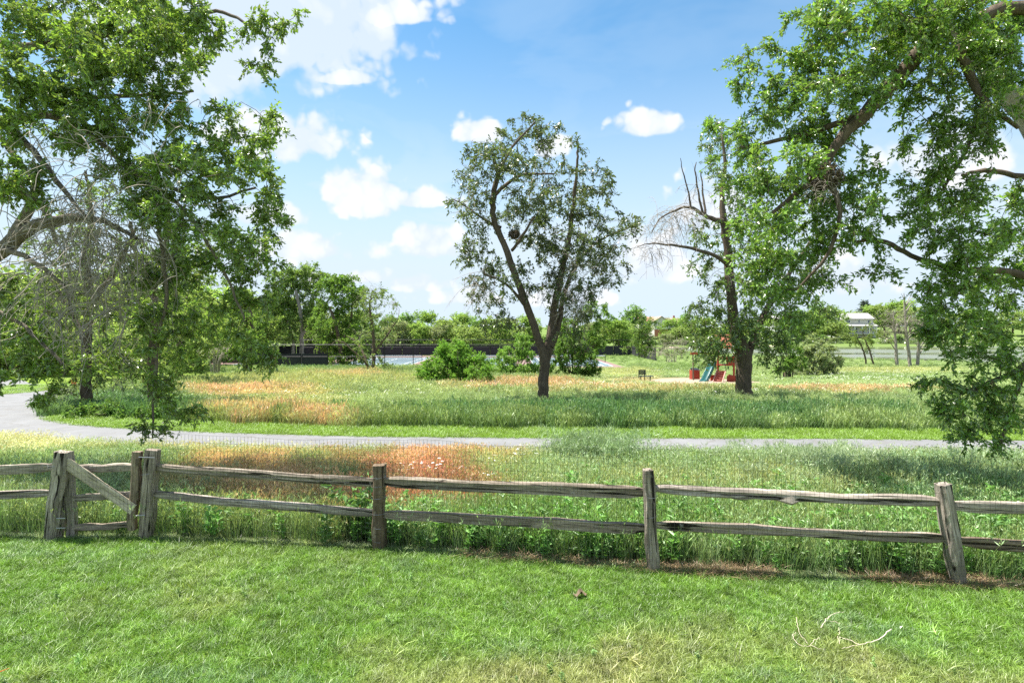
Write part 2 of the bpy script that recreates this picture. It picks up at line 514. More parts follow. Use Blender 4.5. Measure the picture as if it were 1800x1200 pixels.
# concrete path
m, t, out = material('concrete'); M['concrete'] = m
tc = t.new('ShaderNodeTexCoord')
n1 = t.noise(tc.outputs['Object'], 1.3, 5, .6); n2 = t.noise(tc.outputs['Object'], 60, 4, .7)
c = t.ramp(n1, [(.3, (.145, .145, .15)), (.7, (.20, .20, .205))])
c = t.mix(t.m('MULTIPLY', n2, .35), c, (.11, .11, .11))
vo = t.new('ShaderNodeTexVoronoi', feature='DISTANCE_TO_EDGE'); vo.inputs['Scale'].default_value = .55
t.l.new(t.vm('ADD', tc.outputs['Object'], t.vm('SCALE', t.noise(tc.outputs['Object'], 2.5, 4, .6, color=True), scale=.7)), vo.inputs['Vector'])
c = t.mix(t.ramp(vo.outputs['Distance'], [(.006, 1.0), (.022, 0.0)]), c, (.14, .135, .13))
b = t.new('ShaderNodeBsdfPrincipled'); t.l.new(c, b.inputs['Base Color']); b.inputs['Roughness'].default_value = .9
bp = t.new('ShaderNodeBump'); bp.inputs['Strength'].default_value = .3; bp.inputs['Distance'].default_value = .01
t.l.new(n2, bp.inputs['Height']); t.l.new(bp.outputs[0], b.inputs['Normal']); t.l.new(b.outputs[0], out.inputs[0])

# ground
m, t, out = material('earth_and_grass'); M['ground'] = m
a = t.new('ShaderNodeAttribute', attribute_name='col')
gg = t.new('ShaderNodeNewGeometry')
n1 = t.noise(gg.outputs['Position'], 14, 6, .7); n2 = t.noise(gg.outputs['Position'], .8, 5, .6)
c = t.mix(t.ramp(n1, [(.35, 0.0), (.7, .6)]), a.outputs['Color'], (.20, .17, .10))
c = t.mix(t.m('MULTIPLY', n2, .5), c, t.mix(1.0, c, (.6, .65, .5), 'MULTIPLY'))
b = t.new('ShaderNodeBsdfPrincipled'); t.l.new(c, b.inputs['Base Color']); b.inputs['Roughness'].default_value = 1; b.inputs['Specular IOR Level'].default_value = .05
bp = t.new('ShaderNodeBump'); bp.inputs['Strength'].default_value = .8; bp.inputs['Distance'].default_value = .06
t.l.new(n1, bp.inputs['Height']); t.l.new(bp.outputs[0], b.inputs['Normal']); t.l.new(b.outputs[0], out.inputs[0])

# water
m, t, out = material('lake_water'); M['water'] = m
tc = t.new('ShaderNodeTexCoord')
mp = t.new('ShaderNodeMapping'); mp.inputs['Scale'].default_value = (.35, 1, 1); t.l.new(tc.outputs['Object'], mp.inputs[0])
n = t.noise(mp.outputs[0], 1.6, 5, .6)
patch = t.ramp(t.noise(mp.outputs[0], .035, 3, .5), [(.42, 0.0), (.6, 1.0)])
b = t.new('ShaderNodeBsdfPrincipled'); b.inputs['Base Color'].default_value = (.14, .15, .10, 1)
b.inputs['IOR'].default_value = 1.33
t.l.new(t.m('ADD', .06, t.m('MULTIPLY', patch, .30)), b.inputs['Roughness'])
bp = t.new('ShaderNodeBump'); t.l.new(t.m('ADD', .04, t.m('MULTIPLY', patch, .25)), bp.inputs['Strength']); bp.inputs['Distance'].default_value = .1
t.l.new(n, bp.inputs['Height']); t.l.new(bp.outputs[0], b.inputs['Normal']); t.l.new(b.outputs[0], out.inputs[0])

M['sand'] = plain('sand', (.30, .225, .17), .95, var=.15, scale=5, bump=.5, bscale=20)
M['beach'] = plain('beach_sand', (.46, .38, .29), .95, var=.15, scale=.5)
M['red_wood'] = plain('red_painted_wood', (.33, .045, .025), .55, var=.2, scale=4)
M['orange_roof'] = plain('orange_canvas', (.40, .14, .085), .7, var=.1)
M['green_plastic'] = plain('green_slide_plastic', (.015, .085, .08), .25, var=.08, spec=.6)
M['dark_green'] = plain('dark_green_paint', (.008, .028, .025), .35, var=.2, spec=.5)
M['black_metal'] = plain('black_coated_steel', (.02, .02, .022), .5, .2)
M['screen'] = plain('black_windscreen_fabric', (.035, .037, .042), .9, var=.25, scale=.6)
M['court_blue'] = plain('blue_court_paint', (.11, .155, .18), .8, var=.06, scale=.2)
M['court_red'] = plain('red_court_paint', (.20, .13, .115), .8, var=.08, scale=.2)
M['white'] = plain('white_paint', (.8, .8, .78), .6, var=.04)
M['siding'] = plain('cream_siding', (.55, .52, .47), .7, var=.05, scale=1)
M['siding_white'] = plain('white_siding', (.62, .62, .60), .7, var=.05, scale=1)
M['roof_grey'] = plain('grey_shingle_roof', (.36, .35, .34), .9, var=.15, scale=2)
M['roof_brown'] = plain('brown_shingle_roof', (.30, .22, .18), .9, var=.15, scale=2)
M['roof_red'] = plain('red_tile_roof', (.40, .20, .13), .9, var=.15, scale=2)
M['brick'] = plain('red_brick_wall', (.38, .15, .10), .9, var=.2, scale=3)
M['glass'] = plain('dark_window_glass', (.045, .055, .07), .08, var=.1, spec=.8)
M['stone'] = plain('retaining_stone', (.42, .35, .29), .9, var=.3, scale=.6, bump=.4, bscale=4)
M['ramp'] = plain('faded_pink_ramp_board', (.50, .27, .22), .8, var=.15, scale=5)
M['orange_sign'] = plain('orange_sign_paint', (.75, .23, .05), .6)
M['dead_leaf'] = plain('dead_brown_leaf', (.13, .095, .06), .8, var=.3, scale=20)
M['orange_leaf'] = plain('orange_leaf', (.60, .12, .03), .4, var=.2, scale=30)

# ------------------------------------------------------------------ ground
def axis(a0, a1, n, k):
    s = np.linspace(-1, 1, n); s = np.sinh(s * k) / np.sinh(k)
    return s * (a1 - a0) / 2 + (a0 + a1) / 2


gx = axis(-900, 900, 281, 6.2)
s_ = np.linspace(0, 1, 300); gy = -12 + 1400 * (np.exp(s_ * 5.2) - 1) / (np.exp(5.2) - 1)
GX, GY = np.meshgrid(gx, gy)
GZ = height(GX, GY)
zc, lawn_m, mown_m, pd_, _, _ = zone(GX, GY)
sandk = ((GX.ravel() - 12.4) / 4.0) ** 2 + ((GY.ravel() - 37.6) / 3.7) ** 2
gc = zc * .75
gc = np.where((sandk < 1)[:, None], np.array((.36, .25, .17))[None], gc)
nx, ny = len(gx), len(gy)
idx = np.arange(nx * ny).reshape(ny, nx)
Q = np.stack([idx[:-1, :-1], idx[:-1, 1:], idx[1:, 1:], idx[1:, :-1]], -1).reshape(-1, 4)
tag(mk('ground', np.stack([GX, GY, GZ], -1), Q, None, M['ground'], gc, True), kind='structure')

# path as a shallow raised ribbon
def ribbon(name, C, wid, lift, mat, thick=.05):
    V = []; F = []
    n = len(C)
    for i in range(n):
        d = C[min(i + 1, n - 1)] - C[max(i - 1, 0)]; d = d / np.linalg.norm(d); nn = np.array((d[1], -d[0]))
        ww = wid[i] if hasattr(wid, '__len__') else wid
        for k, s in enumerate((-1, -.5, 0, .5, 1)):
            p = C[i] + nn * s * ww / 2; V.append((p[0], p[1], gz(p[0], p[1]) + lift))
        for s in (-1, 1):
            p = C[i] + nn * s * (ww / 2 + .02); V.append((p[0], p[1], gz(p[0], p[1]) - .1))
    for i in range(n - 1):
        a = i * 7; b = a + 7
        F += [(a + k, a + k + 1, b + k + 1, b + k) for k in range(4)] + [(a + 5, a, b, b + 5), (a + 4, a + 6, b + 6, b + 4)]
    return mk(name, V, F, None, mat, None, False)


wid = [2.0 if p[0] > -12 else (2.0 + .3 * min(1, (-12 - p[0]) / 4)) if p[0] > -19 else 2.2 for p in PC]
tag(ribbon('path', PC, wid, .035, M['concrete']), kind='structure')
sp2 = catmull([(-60, 36.5), (-40, 36), (-31, 35.2), (-26, 33), (-22.5, 29.0)], 8)
tag(ribbon('side_path', sp2, .9, .03, M['concrete']), kind='structure')

# playground sand, a sheet just proud of the ground
V = [(12.4, 37.6, gz(12.4, 37.6) + .03)]; F = []
for ring in (1, 2, 3):
    for k in range(40):
        a_ = k / 40 * 2 * math.pi; rr = ring / 3 * (1 + .12 * math.sin(a_ * 3 + 1) + .05 * math.sin(a_ * 7))
        x_ = 12.4 + 3.9 * rr * math.cos(a_); y_ = 37.6 + 3.6 * rr * math.sin(a_)
        V.append((x_, y_, gz(x_, y_) + (.03 if ring < 3 else -.02)))
T = [(0, 1 + k, 1 + (k + 1) % 40) for k in range(40)]
for ring in (0, 1):
    F += [(1 + ring * 40 + k, 1 + (ring + 1) * 40 + k, 1 + (ring + 1) * 40 + (k + 1) % 40, 1 + ring * 40 + (k + 1) % 40) for k in range(40)]
tag(mk('playground_sand', V, F, T, M['sand']), kind='structure')

# lake
V = [(163, 146, LAKE_Z)]
for k in range(96):
    a_ = k / 96 * 2 * math.pi
    c_, s2 = math.cos(a_), math.sin(a_); q_ = (abs(c_) ** 4 + abs(s2) ** 4) ** -.25
    V.append((163 + 132 * q_ * c_, 146 + 66 * q_ * s2, LAKE_Z))
tag(mk('lake', V, None, [(0, 1 + k, 1 + (k + 1) % 96) for k in range(96)], M['water']), kind='structure')

# sports court
x0, x1, y0, y1 = COURT
tag(MB().add([(x0, y0, COURT_Z), (15, y0, COURT_Z), (15, y1, COURT_Z), (x0, y1, COURT_Z)], [(0, 1, 2, 3)]).build('court_surround', M['court_red']), kind='structure')
cb = MB(); cl = MB()
for cx in (-35, -20, -5, 8.5):
    cb.add([(cx - 5.5, y0 + 7, COURT_Z + .004), (cx + 5.5, y0 + 7, COURT_Z + .004), (cx + 5.5, y1 - 8, COURT_Z + .004), (cx - 5.5, y1 - 8, COURT_Z + .004)], [(0, 1, 2, 3)])
    for xx in (-5.45, -4.1, 0, 4.1, 5.35):
        ya, yb = (y0 + 7.1, y1 - 8.1) if xx else (y0 + 12, y1 - 13)
        cl.add([(cx + xx, ya, COURT_Z + .008), (cx + xx + .1, ya, COURT_Z + .008), (cx + xx + .1, yb, COURT_Z + .008), (cx + xx, yb, COURT_Z + .008)], [(0, 1, 2, 3)])
    for yq in (y0 + 7.1, y0 + 12, y1 - 13, y1 - 8.2):
        cl.add([(cx - 5.4, yq, COURT_Z + .012), (cx + 5.4, yq, COURT_Z + .012), (cx + 5.4, yq + .12, COURT_Z + .012), (cx - 5.4, yq + .12, COURT_Z + .012)], [(0, 1, 2, 3)])
tag(cb.build('court_paint', M['court_blue']), kind='structure')
tag(cl.build('court_lines', M['white']), kind='structure')
NETL = ['far-left tennis net behind the trees, black mesh with white band', 'tennis net with white band just left of the round green bush', 'tennis net between the two bushes at the court', 'rightmost tennis net, nearest the court fence corner']
for cx, nl in zip((-35, -20, -5, 8.5), NETL):
    y_ = (y0 + y1) / 2 - 3
    r_ = thing('tennis_net', (cx, y_, COURT_Z), nl, 'net', 'tennis nets on the courts')
    for s in (-6, 6): MB().tube([(s, 0, 0), (s, 0, 1.1)], .05).build('post', M['black_metal'], r_)
    nb = MB()
    for k in range(61): nb.box(-6 + k * .2 - .006, -6 + k * .2 + .006, -.006, .006, .08, .93)
    for k in range(6): nb.box(-6, 6, -.009, -.006, .08 + k * .16, .10 + k * .16)
    tag(nb.build('net', M['black_metal'], r_), kind='stuff')
    MB().box(-6, 6, -.03, .03, .93, 1.05).build('band', M['white'], r_)

# court fence: posts, rails and windscreen
def court_fence(ax, ay, bx, by, label, screen, H=3.15, step=3.5):
    L = math.hypot(bx - ax, by - ay); ang = math.atan2(by - ay, bx - ax)
    r_ = thing('court_fence', (ax, ay, COURT_Z), label, 'fence', 'fences round the courts', ang)
    n = round(L / step)
    base = None
    for i in range(n + 1):
        if base is None: base = MB().tube([(0, 0, -.1), (0, 0, H)], .055, 6).build('post', M['black_metal'], r_); o = base
        else: o = base.copy(); COL.objects.link(o); o.parent = r_
        o.location = (i * L / n, 0, 0)
    MB().tube([(0, 0, H - .03), (L, 0, H - .03)], .045, 6).build('top_rail', M['black_metal'], r_)
    MB().tube([(0, 0, H * .52), (L, 0, H * .52)], .03, 6).build('middle_rail', M['black_metal'], r_)
    if screen:
        for i in range(n):
            V = []; F = []; k = 5
            for a_ in range(k + 1):
                for z in (0.05, 1.0, screen + rnd.uniform(-.05, .03)):
                    V.append((i * L / n + .07 + a_ / k * (L / n - .14), .06 + rnd.uniform(0, .05), z))
            for a_ in range(k):
                for c_ in range(2):
                    q = a_ * 3 + c_; F.append((q, q + 3, q + 4, q + 1))
            mk('windscreen', V, F, None, M['screen'], None, True, r_)
    # chain link wires
    V = []; T = []; st = .3
    a_ = -H
    while a_ < L:
        for sg in (1, -1):
            p0 = [a_, 0, 0] if sg == 1 else [a_ + H, 0, 0]; p1 = [a_ + H, 0, H] if sg == 1 else [a_, 0, H]
            # clip
            def clip(p, q):
                for e, lim in ((0, 0), (0, L)):
                    if (p[0] < 0 and lim == 0) or (p[0] > L and lim == L):
                        tt = (lim - p[0]) / (q[0] - p[0]) if q[0] != p[0] else 0; p = [p[j] + (q[j] - p[j]) * tt for j in range(3)]
                return p
            p0c, p1c = clip(p0, p1), clip(p1, p0)
            b_ = len(V); r2 = .004
            V += [(p0c[0] - r2, -.03, p0c[2]), (p0c[0] + r2, -.03, p0c[2]), (p1c[0] + r2, -.03, p1c[2]), (p1c[0] - r2, -.03, p1c[2])]
            T.append((b_, b_ + 1, b_ + 2, b_ + 3))
        a_ += st
    tag(mk('chain_link', V, T, None, M['black_metal'], None, False, r_), kind='stuff')


court_fence(x0, y1, x1, y1, 'long black court fence with dark windscreen along the back of the courts', 1.95)
court_fence(x1, y1, x1, y0 + 22, 'black court fence with windscreen returning toward the camera at the right corner', 1.95)
court_fence(x0, y0 + 1, x0, y1, 'black court fence with windscreen on the left side of the courts', 1.95)
court_fence(-33, y0, -23, y0 + .001, 'short black court fence with windscreen behind the left tree trunks', 2.0)
court_fence(-23, y0, 9, y0, 'open black chain link court fence without screen on the near side', 0)


# ------------------------------------------------------------------ trees
def npv(p): return np.array(p, float)


class Tree:
    def __init__(s, seed, leaf=.07, lw=.55, col=(.09, .17, .03), var=.35, droop=.25, warm=.3):
        s.rng = np.random.default_rng(seed); s.leaf = leaf; s.lw = lw; s.col = np.array(col); s.var = var; s.droop = droop; s.warm = warm
        s.tv = []; s.tq = []; s.nv = 0                # wood
        s.gv = []; s.gq = []; s.gn = 0                # bare twigs
        s.lv = []; s.lq = []; s.lc = []; s.ln = 0     # leaves
        s.P = np.zeros((0, 3)); s.Rr = np.zeros(0); s.G = np.zeros(0)

    def tube(s, pts, rs, n=8, rough=.0, bare=False):
        pts = np.asarray(pts, float); m = len(pts)
        d = np.gradient(pts, axis=0); d /= np.linalg.norm(d, axis=1)[:, None] + 1e-9
        ref = np.array((0.31, .9, .2)) if abs(d[0][1]) < .8 else np.array((1, 0, .1))
        a = ref - d * (d @ ref)[:, None]; a /= np.linalg.norm(a, axis=1)[:, None] + 1e-9; b = np.cross(d, a)
        t = np.arange(n) / n * 2 * np.pi
        rr = np.asarray(rs)[:, None] * (1 + (rough * (s.rng.random((m, n)) - .5) if rough else 0)) * np.ones((m, n))
        if rough:
            rr = rr * (1 + .10 * np.sin(t * 3 + s.rng.random() * 6)[None] + .07 * np.sin(t * 5)[None])
        V = pts[:, None, :] + rr[..., None] * (np.cos(t)[None, :, None] * a[:, None, :] + np.sin(t)[None, :, None] * b[:, None, :])
        i = np.arange(m - 1)[:, None] * n; k = np.arange(n)[None]
        q = np.stack([i + k, i + (k + 1) % n, i + n + (k + 1) % n, i + n + k], -1).reshape(-1, 4)
        if bare: s.gv.append(V.reshape(-1, 3)); s.gq.append(q + s.gn); s.gn += m * n
        else: s.tv.append(V.reshape(-1, 3)); s.tq.append(q + s.nv); s.nv += m * n

    def nodes(s, pts, rs):
        s.P = np.vstack([s.P, pts]); s.Rr = np.concatenate([s.Rr, rs])

    def limb(s, pts, rough=.12, n=10, jit=.02, add=True):
        """pts: list of (vec3, radius)"""
        A = np.array([list(p) + [r] for p, r in pts]); L = np.linalg.norm(np.diff(A[:, :3], axis=0), axis=1).mean()
        C = catmull(A, max(3, int(L / .22)))
        C[1:-1, :3] += (s.rng.random((len(C) - 2, 3)) - .5) * jit * 2
        C[:, 3] = np.maximum(C[:, 3], .004)
        s.tube(C[:, :3], C[:, 3], n if C[0, 3] > .05 else 6, rough)
        if add: s.nodes(C[:, :3], C[:, 3])

    def reach(s, q, thin=.006, bare=False, sag=.0, node=True, maxr=.05):
        """a branch from the nearest wood to q"""
        dd = ((s.P - q) ** 2).sum(1) * (1 + .0 * s.rng.random(len(s.P)))
        i = int(dd.argmin()); p = s.P[i]; L = math.sqrt(dd[i])
        if L < .03: return p, L
        r0 = min(s.Rr[i] * .65, maxr, .008 + .011 * L); r0 = max(r0, thin)
        m = max(3, min(9, int(L / .25) + 2)); t = np.linspace(0, 1, m)[:, None]
        side = s.rng.normal(size=3) * L * .10; side[2] += L * (.12 - sag)
        pts = p + (q - p) * t + side * (4 * t * (1 - t)) * (1 - .3 * t)
        pts[1:-1] += s.rng.normal(size=(m - 2, 3)) * L * .02
        rs = r0 + (thin - r0) * t[:, 0] ** .8
        s.tube(pts, rs, 5 if r0 > .015 else 3, 0, bare)
        if node: s.nodes(pts[1:], rs[1:])
        return p, L

    def clump(s, c, rad, n, twigs=5, tl=.35, per=8, shade=1.0, hang=0.0, leafy=1.0, shell=.35, hue=None):
        """n branch ends inside the ellipsoid, each with a spray of leafy twigs"""
        c = npv(c); rad = npv(rad)
        dirs = s.rng.normal(size=(n, 3)); dirs /= np.linalg.norm(dirs, axis=1)[:, None]
        rr = (shell + (1 - shell) * s.rng.random(n)) ** .6
        Q = c + dirs * rr[:, None] * rad
        order = np.argsort([((s.P - q) ** 2).sum(1).min() for q in Q])
        Q = Q[order]
        for q in Q: s.reach(q, sag=hang * .3)
        s.spray(Q, c, twigs, tl, per, shade, hang, leafy, hue)

    def spray(s, Q, c, twigs, tl, per, shade=1., hang=0., leafy=1., hue=None):
        rng = s.rng; n = len(Q)
        A = np.repeat(Q, twigs, 0); N = len(A)
        outw = A - c; outw /= np.linalg.norm(outw, axis=1)[:, None] + 1e-6
        d = rng.normal(size=(N, 3)) + outw * .5; d[:, 2] -= hang; d /= np.linalg.norm(d, axis=1)[:, None]
        L = tl * (.5 + .9 * rng.random(N))
        B = A + d * L[:, None] * .55 + rng.normal(size=(N, 3)) * .05 * L[:, None]
        Cc = A + d * L[:, None]; Cc[:, 2] -= L * (s.droop + hang * .5)
        # twig prisms, two segments, three sides
        w0 = max(.0022, s.leaf * .045)
        up = np.tile(np.array([[.3, .2, 1.]]), (N, 1)); sd = np.cross(d, up); sd /= np.linalg.norm(sd, axis=1)[:, None] + 1e-6; tp = np.cross(sd, d)
        vs = []
        for P_, wv in ((A, w0 * 1.3), (B, w0), (Cc, w0 * .5)):
            for k in range(3):
                a_ = k * 2.094; vs.append(P_ + (sd * math.cos(a_) + tp * math.sin(a_)) * wv)
        V = np.stack(vs, 1).reshape(-1, 3); base = (np.arange(N) * 9)[:, None, None] + s.nv
        f = np.array([[g * 3 + k, g * 3 + (k + 1) % 3, (g + 1) * 3 + (k + 1) % 3, (g + 1) * 3 + k] for g in (0, 1) for k in range(3)])[None]
        s.tv.append(V); s.tq.append((base + f).reshape(-1, 4)); s.nv += N * 9
        # leaves
        m = int(round(per * leafy))
        if m < 1: return
        tt = rng.random((N, m)); t_ = tt[..., None]
        base_p = A[:, None] * (1 - t_) ** 2 + 2 * B[:, None] * t_ * (1 - t_) + Cc[:, None] * t_ ** 2
        base_p = base_p.reshape(-1, 3); K = len(base_p)
        base_p += rng.normal(size=(K, 3)) * s.leaf * .25
        ld = np.repeat(d, m, 0) * .7 + rng.normal(size=(K, 3)) * .75; ld[:, 2] -= .25 + hang * .5
        s.leaves(base_p, ld, shade, np.repeat(np.repeat(rng.random(n), twigs), m), hue)

    def leaves(s, p, d, shade=1., clump_r=None, hue=None):
        rng = s.rng; K = len(p)
        d = d / (np.linalg.norm(d, axis=1)[:, None] + 1e-6)
        nrm = rng.normal(size=(K, 3)) * .7; nrm[:, 2] += .8
        sd = np.cross(d, nrm); sd /= np.linalg.norm(sd, axis=1)[:, None] + 1e-6; nn = np.cross(sd, d)
        L = s.leaf * (.42 + 1.0 * rng.random(K) ** 1.3); W = L * s.lw * (.8 + .4 * rng.random(K))
        tip = p + d * L[:, None] - nn * (L * .18)[:, None]
        mid = p + d * (L * .45)[:, None]
        l = mid + sd * (W * .5)[:, None] + nn * (W * .16)[:, None]; r = mid - sd * (W * .5)[:, None] + nn * (W * .16)[:, None]
        V = np.stack([p, r, tip, l], 1).reshape(-1, 3)
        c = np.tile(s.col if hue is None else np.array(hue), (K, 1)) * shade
        c = c * (1 - s.var / 2 + s.var * rng.random(K))[:, None]
        if clump_r is not None: c = c * (.8 + .4 * clump_r)[:, None]
        wm = (rng.random(K) ** 3 * s.warm)[:, None]
        c = c * (1 - wm) + np.array((.26, .27, .07)) * wm
        s.lv.append(V); s.lc.append(np.repeat(c, 4, 0)); s.lq.append(np.arange(K * 4).reshape(-1, 4) + s.ln); s.ln += K * 4

    def dead(s, start, n, spread, L, curl=1.0, w=.0035, down=1.0):
        """a tangle of bare drooping twigs"""
        rng = s.rng; start = npv(start); spread = npv(spread)
        for _ in range(n):
            p = start + rng.normal(size=3) * spread * .5
            d = rng.normal(size=3); d[2] = d[2] * .5 + .2; d /= np.linalg.norm(d)
            ll = L * (.4 + .8 * rng.random()); st = ll / 8
            pts = [p]; ax = rng.normal(size=3) * .3 * curl
            for k in range(8):
                d = d + np.array((0, 0, -.25 * down)) + np.cross(ax, d) * .5 + rng.normal(size=3) * .10; d /= np.linalg.norm(d)
                pts.append(pts[-1] + d * st)
            rs = np.linspace(w, w * .35, 9)
            s.tube(pts, rs, 3, 0, True)
            for k in (2, 4, 5, 6):
                if rng.random() < .7:
                    e = d * .4 + rng.normal(size=3) * .7; e[2] -= .3; q = [pts[k]]
                    for _k in range(4): e = e + np.array((0, 0, -.15)) + rng.normal(size=3) * .15; e /= np.linalg.norm(e); q.append(q[-1] + e * st * .8)
                    s.tube(q, np.linspace(w * .6, w * .25, 5), 3, 0, True)

    def build(s, name, label, bark, cat='tree', group=None, origin=(0, 0, 0), leafmat=None, sway=None):
        o = npv(origin)
        r = thing(name, tuple(o), label, cat, group)
        if s.nv: mk('trunk' if cat == 'tree' else 'stem', np.vstack(s.tv) - o, np.vstack(s.tq), None, bark, None, True, r)
        if s.gn: tag(mk('bare_twigs', np.vstack(s.gv) - o, np.vstack(s.gq), None, M['twig'], None, True, r), kind='stuff')
        if s.ln: mk('crown' if cat == 'tree' else 'foliage', np.vstack(s.lv) - o, np.vstack(s.lq), None, leafmat or M['leaf'], np.vstack(s.lc), False, r)
        return r


def pix_clumps(T, Y, L, dens, dy=.9, **kw):
    """clumps measured in the photo: column, row, half width, half height, [depth offset], [extra]"""
    for e in L:
        px, py, rx, ry = e[:4]; off = e[4] if len(e) > 4 else T.rng.uniform(-1, 1) * dy
        ex = dict(kw); ex.update(e[5] if len(e) > 5 else {})
        yy_ = Y + off; k = yy_ / FPX
        n = max(3, int(rx * ry * k * k * dens * ex.pop('mul', 1.0)))
        T.clump(at(px, py, yy_), (rx * k, min(rx, ry) * k * 1.0 + .15, ry * k), n, **ex)


def pl(T, Y, pts, offs=None, **kw):
    """limb from photo points: column, row, radius in px, [depth offset]"""
    A = []
    for p in pts:
        y_ = Y + (p[3] if len(p) > 3 else 0)
        A.append((tuple(at(p[0], p[1], y_)), p[2] * y_ / FPX))
    T.limb(A, **kw)


# ---- big tree overhanging from the left
T = Tree(11, leaf=.080, lw=.50, col=(.175, .295, .048), var=.9, droop=.25, warm=.5)
Y = 10.4
b0 = (-13.6, 10.6)
T.limb([((b0[0], b0[1], -.1), .42), ((b0[0] + .15, b0[1], 1.5), .34), ((b0[0] + .5, b0[1] - .1, 3.1), .30), ((b0[0] + .9, b0[1] - .1, 6.5), .24), ((b0[0] + 1.2, 10.4, 10.5), .15)])
pl(T, Y, [(-330, 530, 26), (-120, 500, 20), (0, 440, 14), (50, 402, 11), (120, 385, 8), (185, 390, 5), (240, 420, 3)])
pl(T, Y, [(20, 420, 9), (48, 370, 8), (60, 320, 6, .1), (30, 280, 5, .3), (-10, 230, 4, .4)])
pl(T, Y, [(8, 438, 5, -.1), (60, 460, 4, -.2), (110, 500, 3, -.3), (130, 560, 2, -.4)])
pl(T, Y, [(-250, 330, 16, .5), (-60, 330, 11, .4), (20, 325, 7, .3), (80, 370, 5), (100, 430, 3)])
pl(T, Y, [(-220, 180, 18, .3), (-20, 215, 10, .2), (70, 202, 6), (150, 232, 5, -.1), (230, 300, 4, -.2), (320, 365, 3, -.2), (390, 470, 2.4, -.2), (430, 560, 1.6, -.2)])
pl(T, Y, [(30, 235, 6, -.3), (70, 280, 5, -.4), (110, 330, 4, -.5), (150, 380, 3, -.5)])
pl(T, Y, [(-200, 40, 14, .8), (0, 80, 8, .7), (130, 70, 5, .5), (260, 50, 4, .4), (380, 20, 3, .3), (460, 60, 2, .2)])
pl(T, Y, [(-200, -60, 14, 0), (0, -40, 8, -.4), (160, -30, 5, -.6), (300, -20, 4, -.8), (430, -10, 2, -.8)])
pl(T, Y, [(70, 202, 4, .4), (180, 170, 4, .6), (290, 165, 3, .8), (340, 160, 2, .8)])
pl(T, Y, [(240, 300, 4, .2), (300, 330, 3.5, .5), (380, 350, 3, .8), (450, 330, 2, .8)])
pl(T, Y, [(270, 330, 3.5, -.2), (285, 430, 3.5, -.3), (292, 520, 3.2, -.3), (276, 620, 3, -.3), (270, 700, 2.2, -.3), (268, 770, 1.2, -.3)])
pl(T, Y, [(-180, 490, 8, -.4), (0, 550, 4, -.6), (60, 590, 3, -.7), (110, 640, 2.4, -.8)])
CL = [(30, 40, 90, 60), (130, 30, 90, 60), (240, 40, 90, 55), (340, 30, 70, 40), (425, 25, 40, 30, -.4, dict(mul=.7)), (468, 60, 16, 45, -.3, dict(mul=.8, hang=.8)), (455, 115, 22, 25, -.3, dict(mul=.6)),
      (50, 130, 90, 60), (160, 120, 90, 60), (250, 120, 70, 50), (320, 90, 50, 40), (350, 60, 40, 30), (60, 220, 80, 55), (170, 205, 90, 55), (260, 200, 60, 50),
      (300, 150, 45, 35, .5, dict(mul=.7)), (330, 235, 50, 40, .2, dict(mul=.8)), (400, 185, 22, 12, .3, dict(mul=.8)), (465, 205, 28, 32, .4, dict(mul=.9)), (440, 250, 45, 45, .5), (380, 270, 60, 45),
      (300, 290, 70, 45), (220, 290, 60, 45), (350, 330, 60, 40), (440, 320, 50, 40), (470, 365, 30, 30, .3, dict(mul=.8)), (400, 385, 45, 30), (310, 380, 60, 40), (340, 440, 50, 35),
      (270, 460, 40, 45, .2), (470, 395, 22, 35), (455, 430, 28, 20), (400, 460, 45, 35), (440, 500, 30, 40), (420, 540, 30, 40), (470, 470, 18, 40, .2, dict(mul=.5)),
      (290, 500, 40, 35), (430, 590, 22, 35, -.1, dict(mul=.9, hang=.5)), (465, 625, 28, 12, 0, dict(mul=.9)),
      (30, 330, 50, 50), (20, 500, 50, 30, .5, dict(shade=.8)), (30, 570, 60, 40, -.6), (50, 620, 60, 35, -.6), (100, 660, 50, 22, -.7, dict(mul=.8)), (70, 700, 20, 12, -.7, dict(mul=.9)),
      (15, 665, 18, 10, -.7, dict(mul=.8)), (275, 560, 40, 45, -.3, dict(mul=.7)), (300, 600, 42, 40, -.3, dict(mul=.7)), (275, 660, 36, 30, -.3, dict(mul=.7)), (285, 715, 30, 26, -.3, dict(mul=.6)), (268, 755, 20, 22, -.3, dict(mul=.6)), (335, 735, 16, 20, -.3, dict(mul=.5)),
      (200, 560, 60, 40, .5, dict(mul=.5)), (170, 640, 60, 30, .4, dict(mul=.5))]
for k in range(14): CL.append((T.rng.uniform(-20, 430), T.rng.uniform(0, 460), 55, 40))
CL += [(480, 240, 22, 30, .3), (478, 330, 26, 26, .2), (485, 400, 22, 24), (470, 520, 22, 36, 0, dict(hang=.6)), (440, 620, 26, 30, 0, dict(hang=.6)), (500, 30, 20, 26, -.2, dict(mul=.7, hang=.5)), (360, 470, 40, 34), (350, 560, 36, 30, .3, dict(hang=.4))]
pix_clumps(T, Y, CL, 52, dy=1.0, twigs=6, tl=.24, per=22, shell=.1)
for (px, py, dx, n) in ((150, 250, .3, 16), (110, 390, .45, 60), (170, 410, .5, 60), (80, 460, .4, 40), (210, 440, .4, 36), (250, 340, .4, 24), (120, 520, .5, 40), (200, 520, .4, 30), (160, 330, .4, 26), (300, 200, .3, 8), (40, 300, .3, 12), (260, 420, .3, 20)):
    T.dead(at(px, py, Y - .8), int(n * .75), (dx * 1.45, dx * 1.3, dx * 1.1), 1.5, curl=1.5, w=.0095)
T.build('overhanging_tree', 'big broadleaf tree overhanging from the left edge with drooping grey dead twigs', M['bark_left'], origin=(b0[0], b0[1], 0))

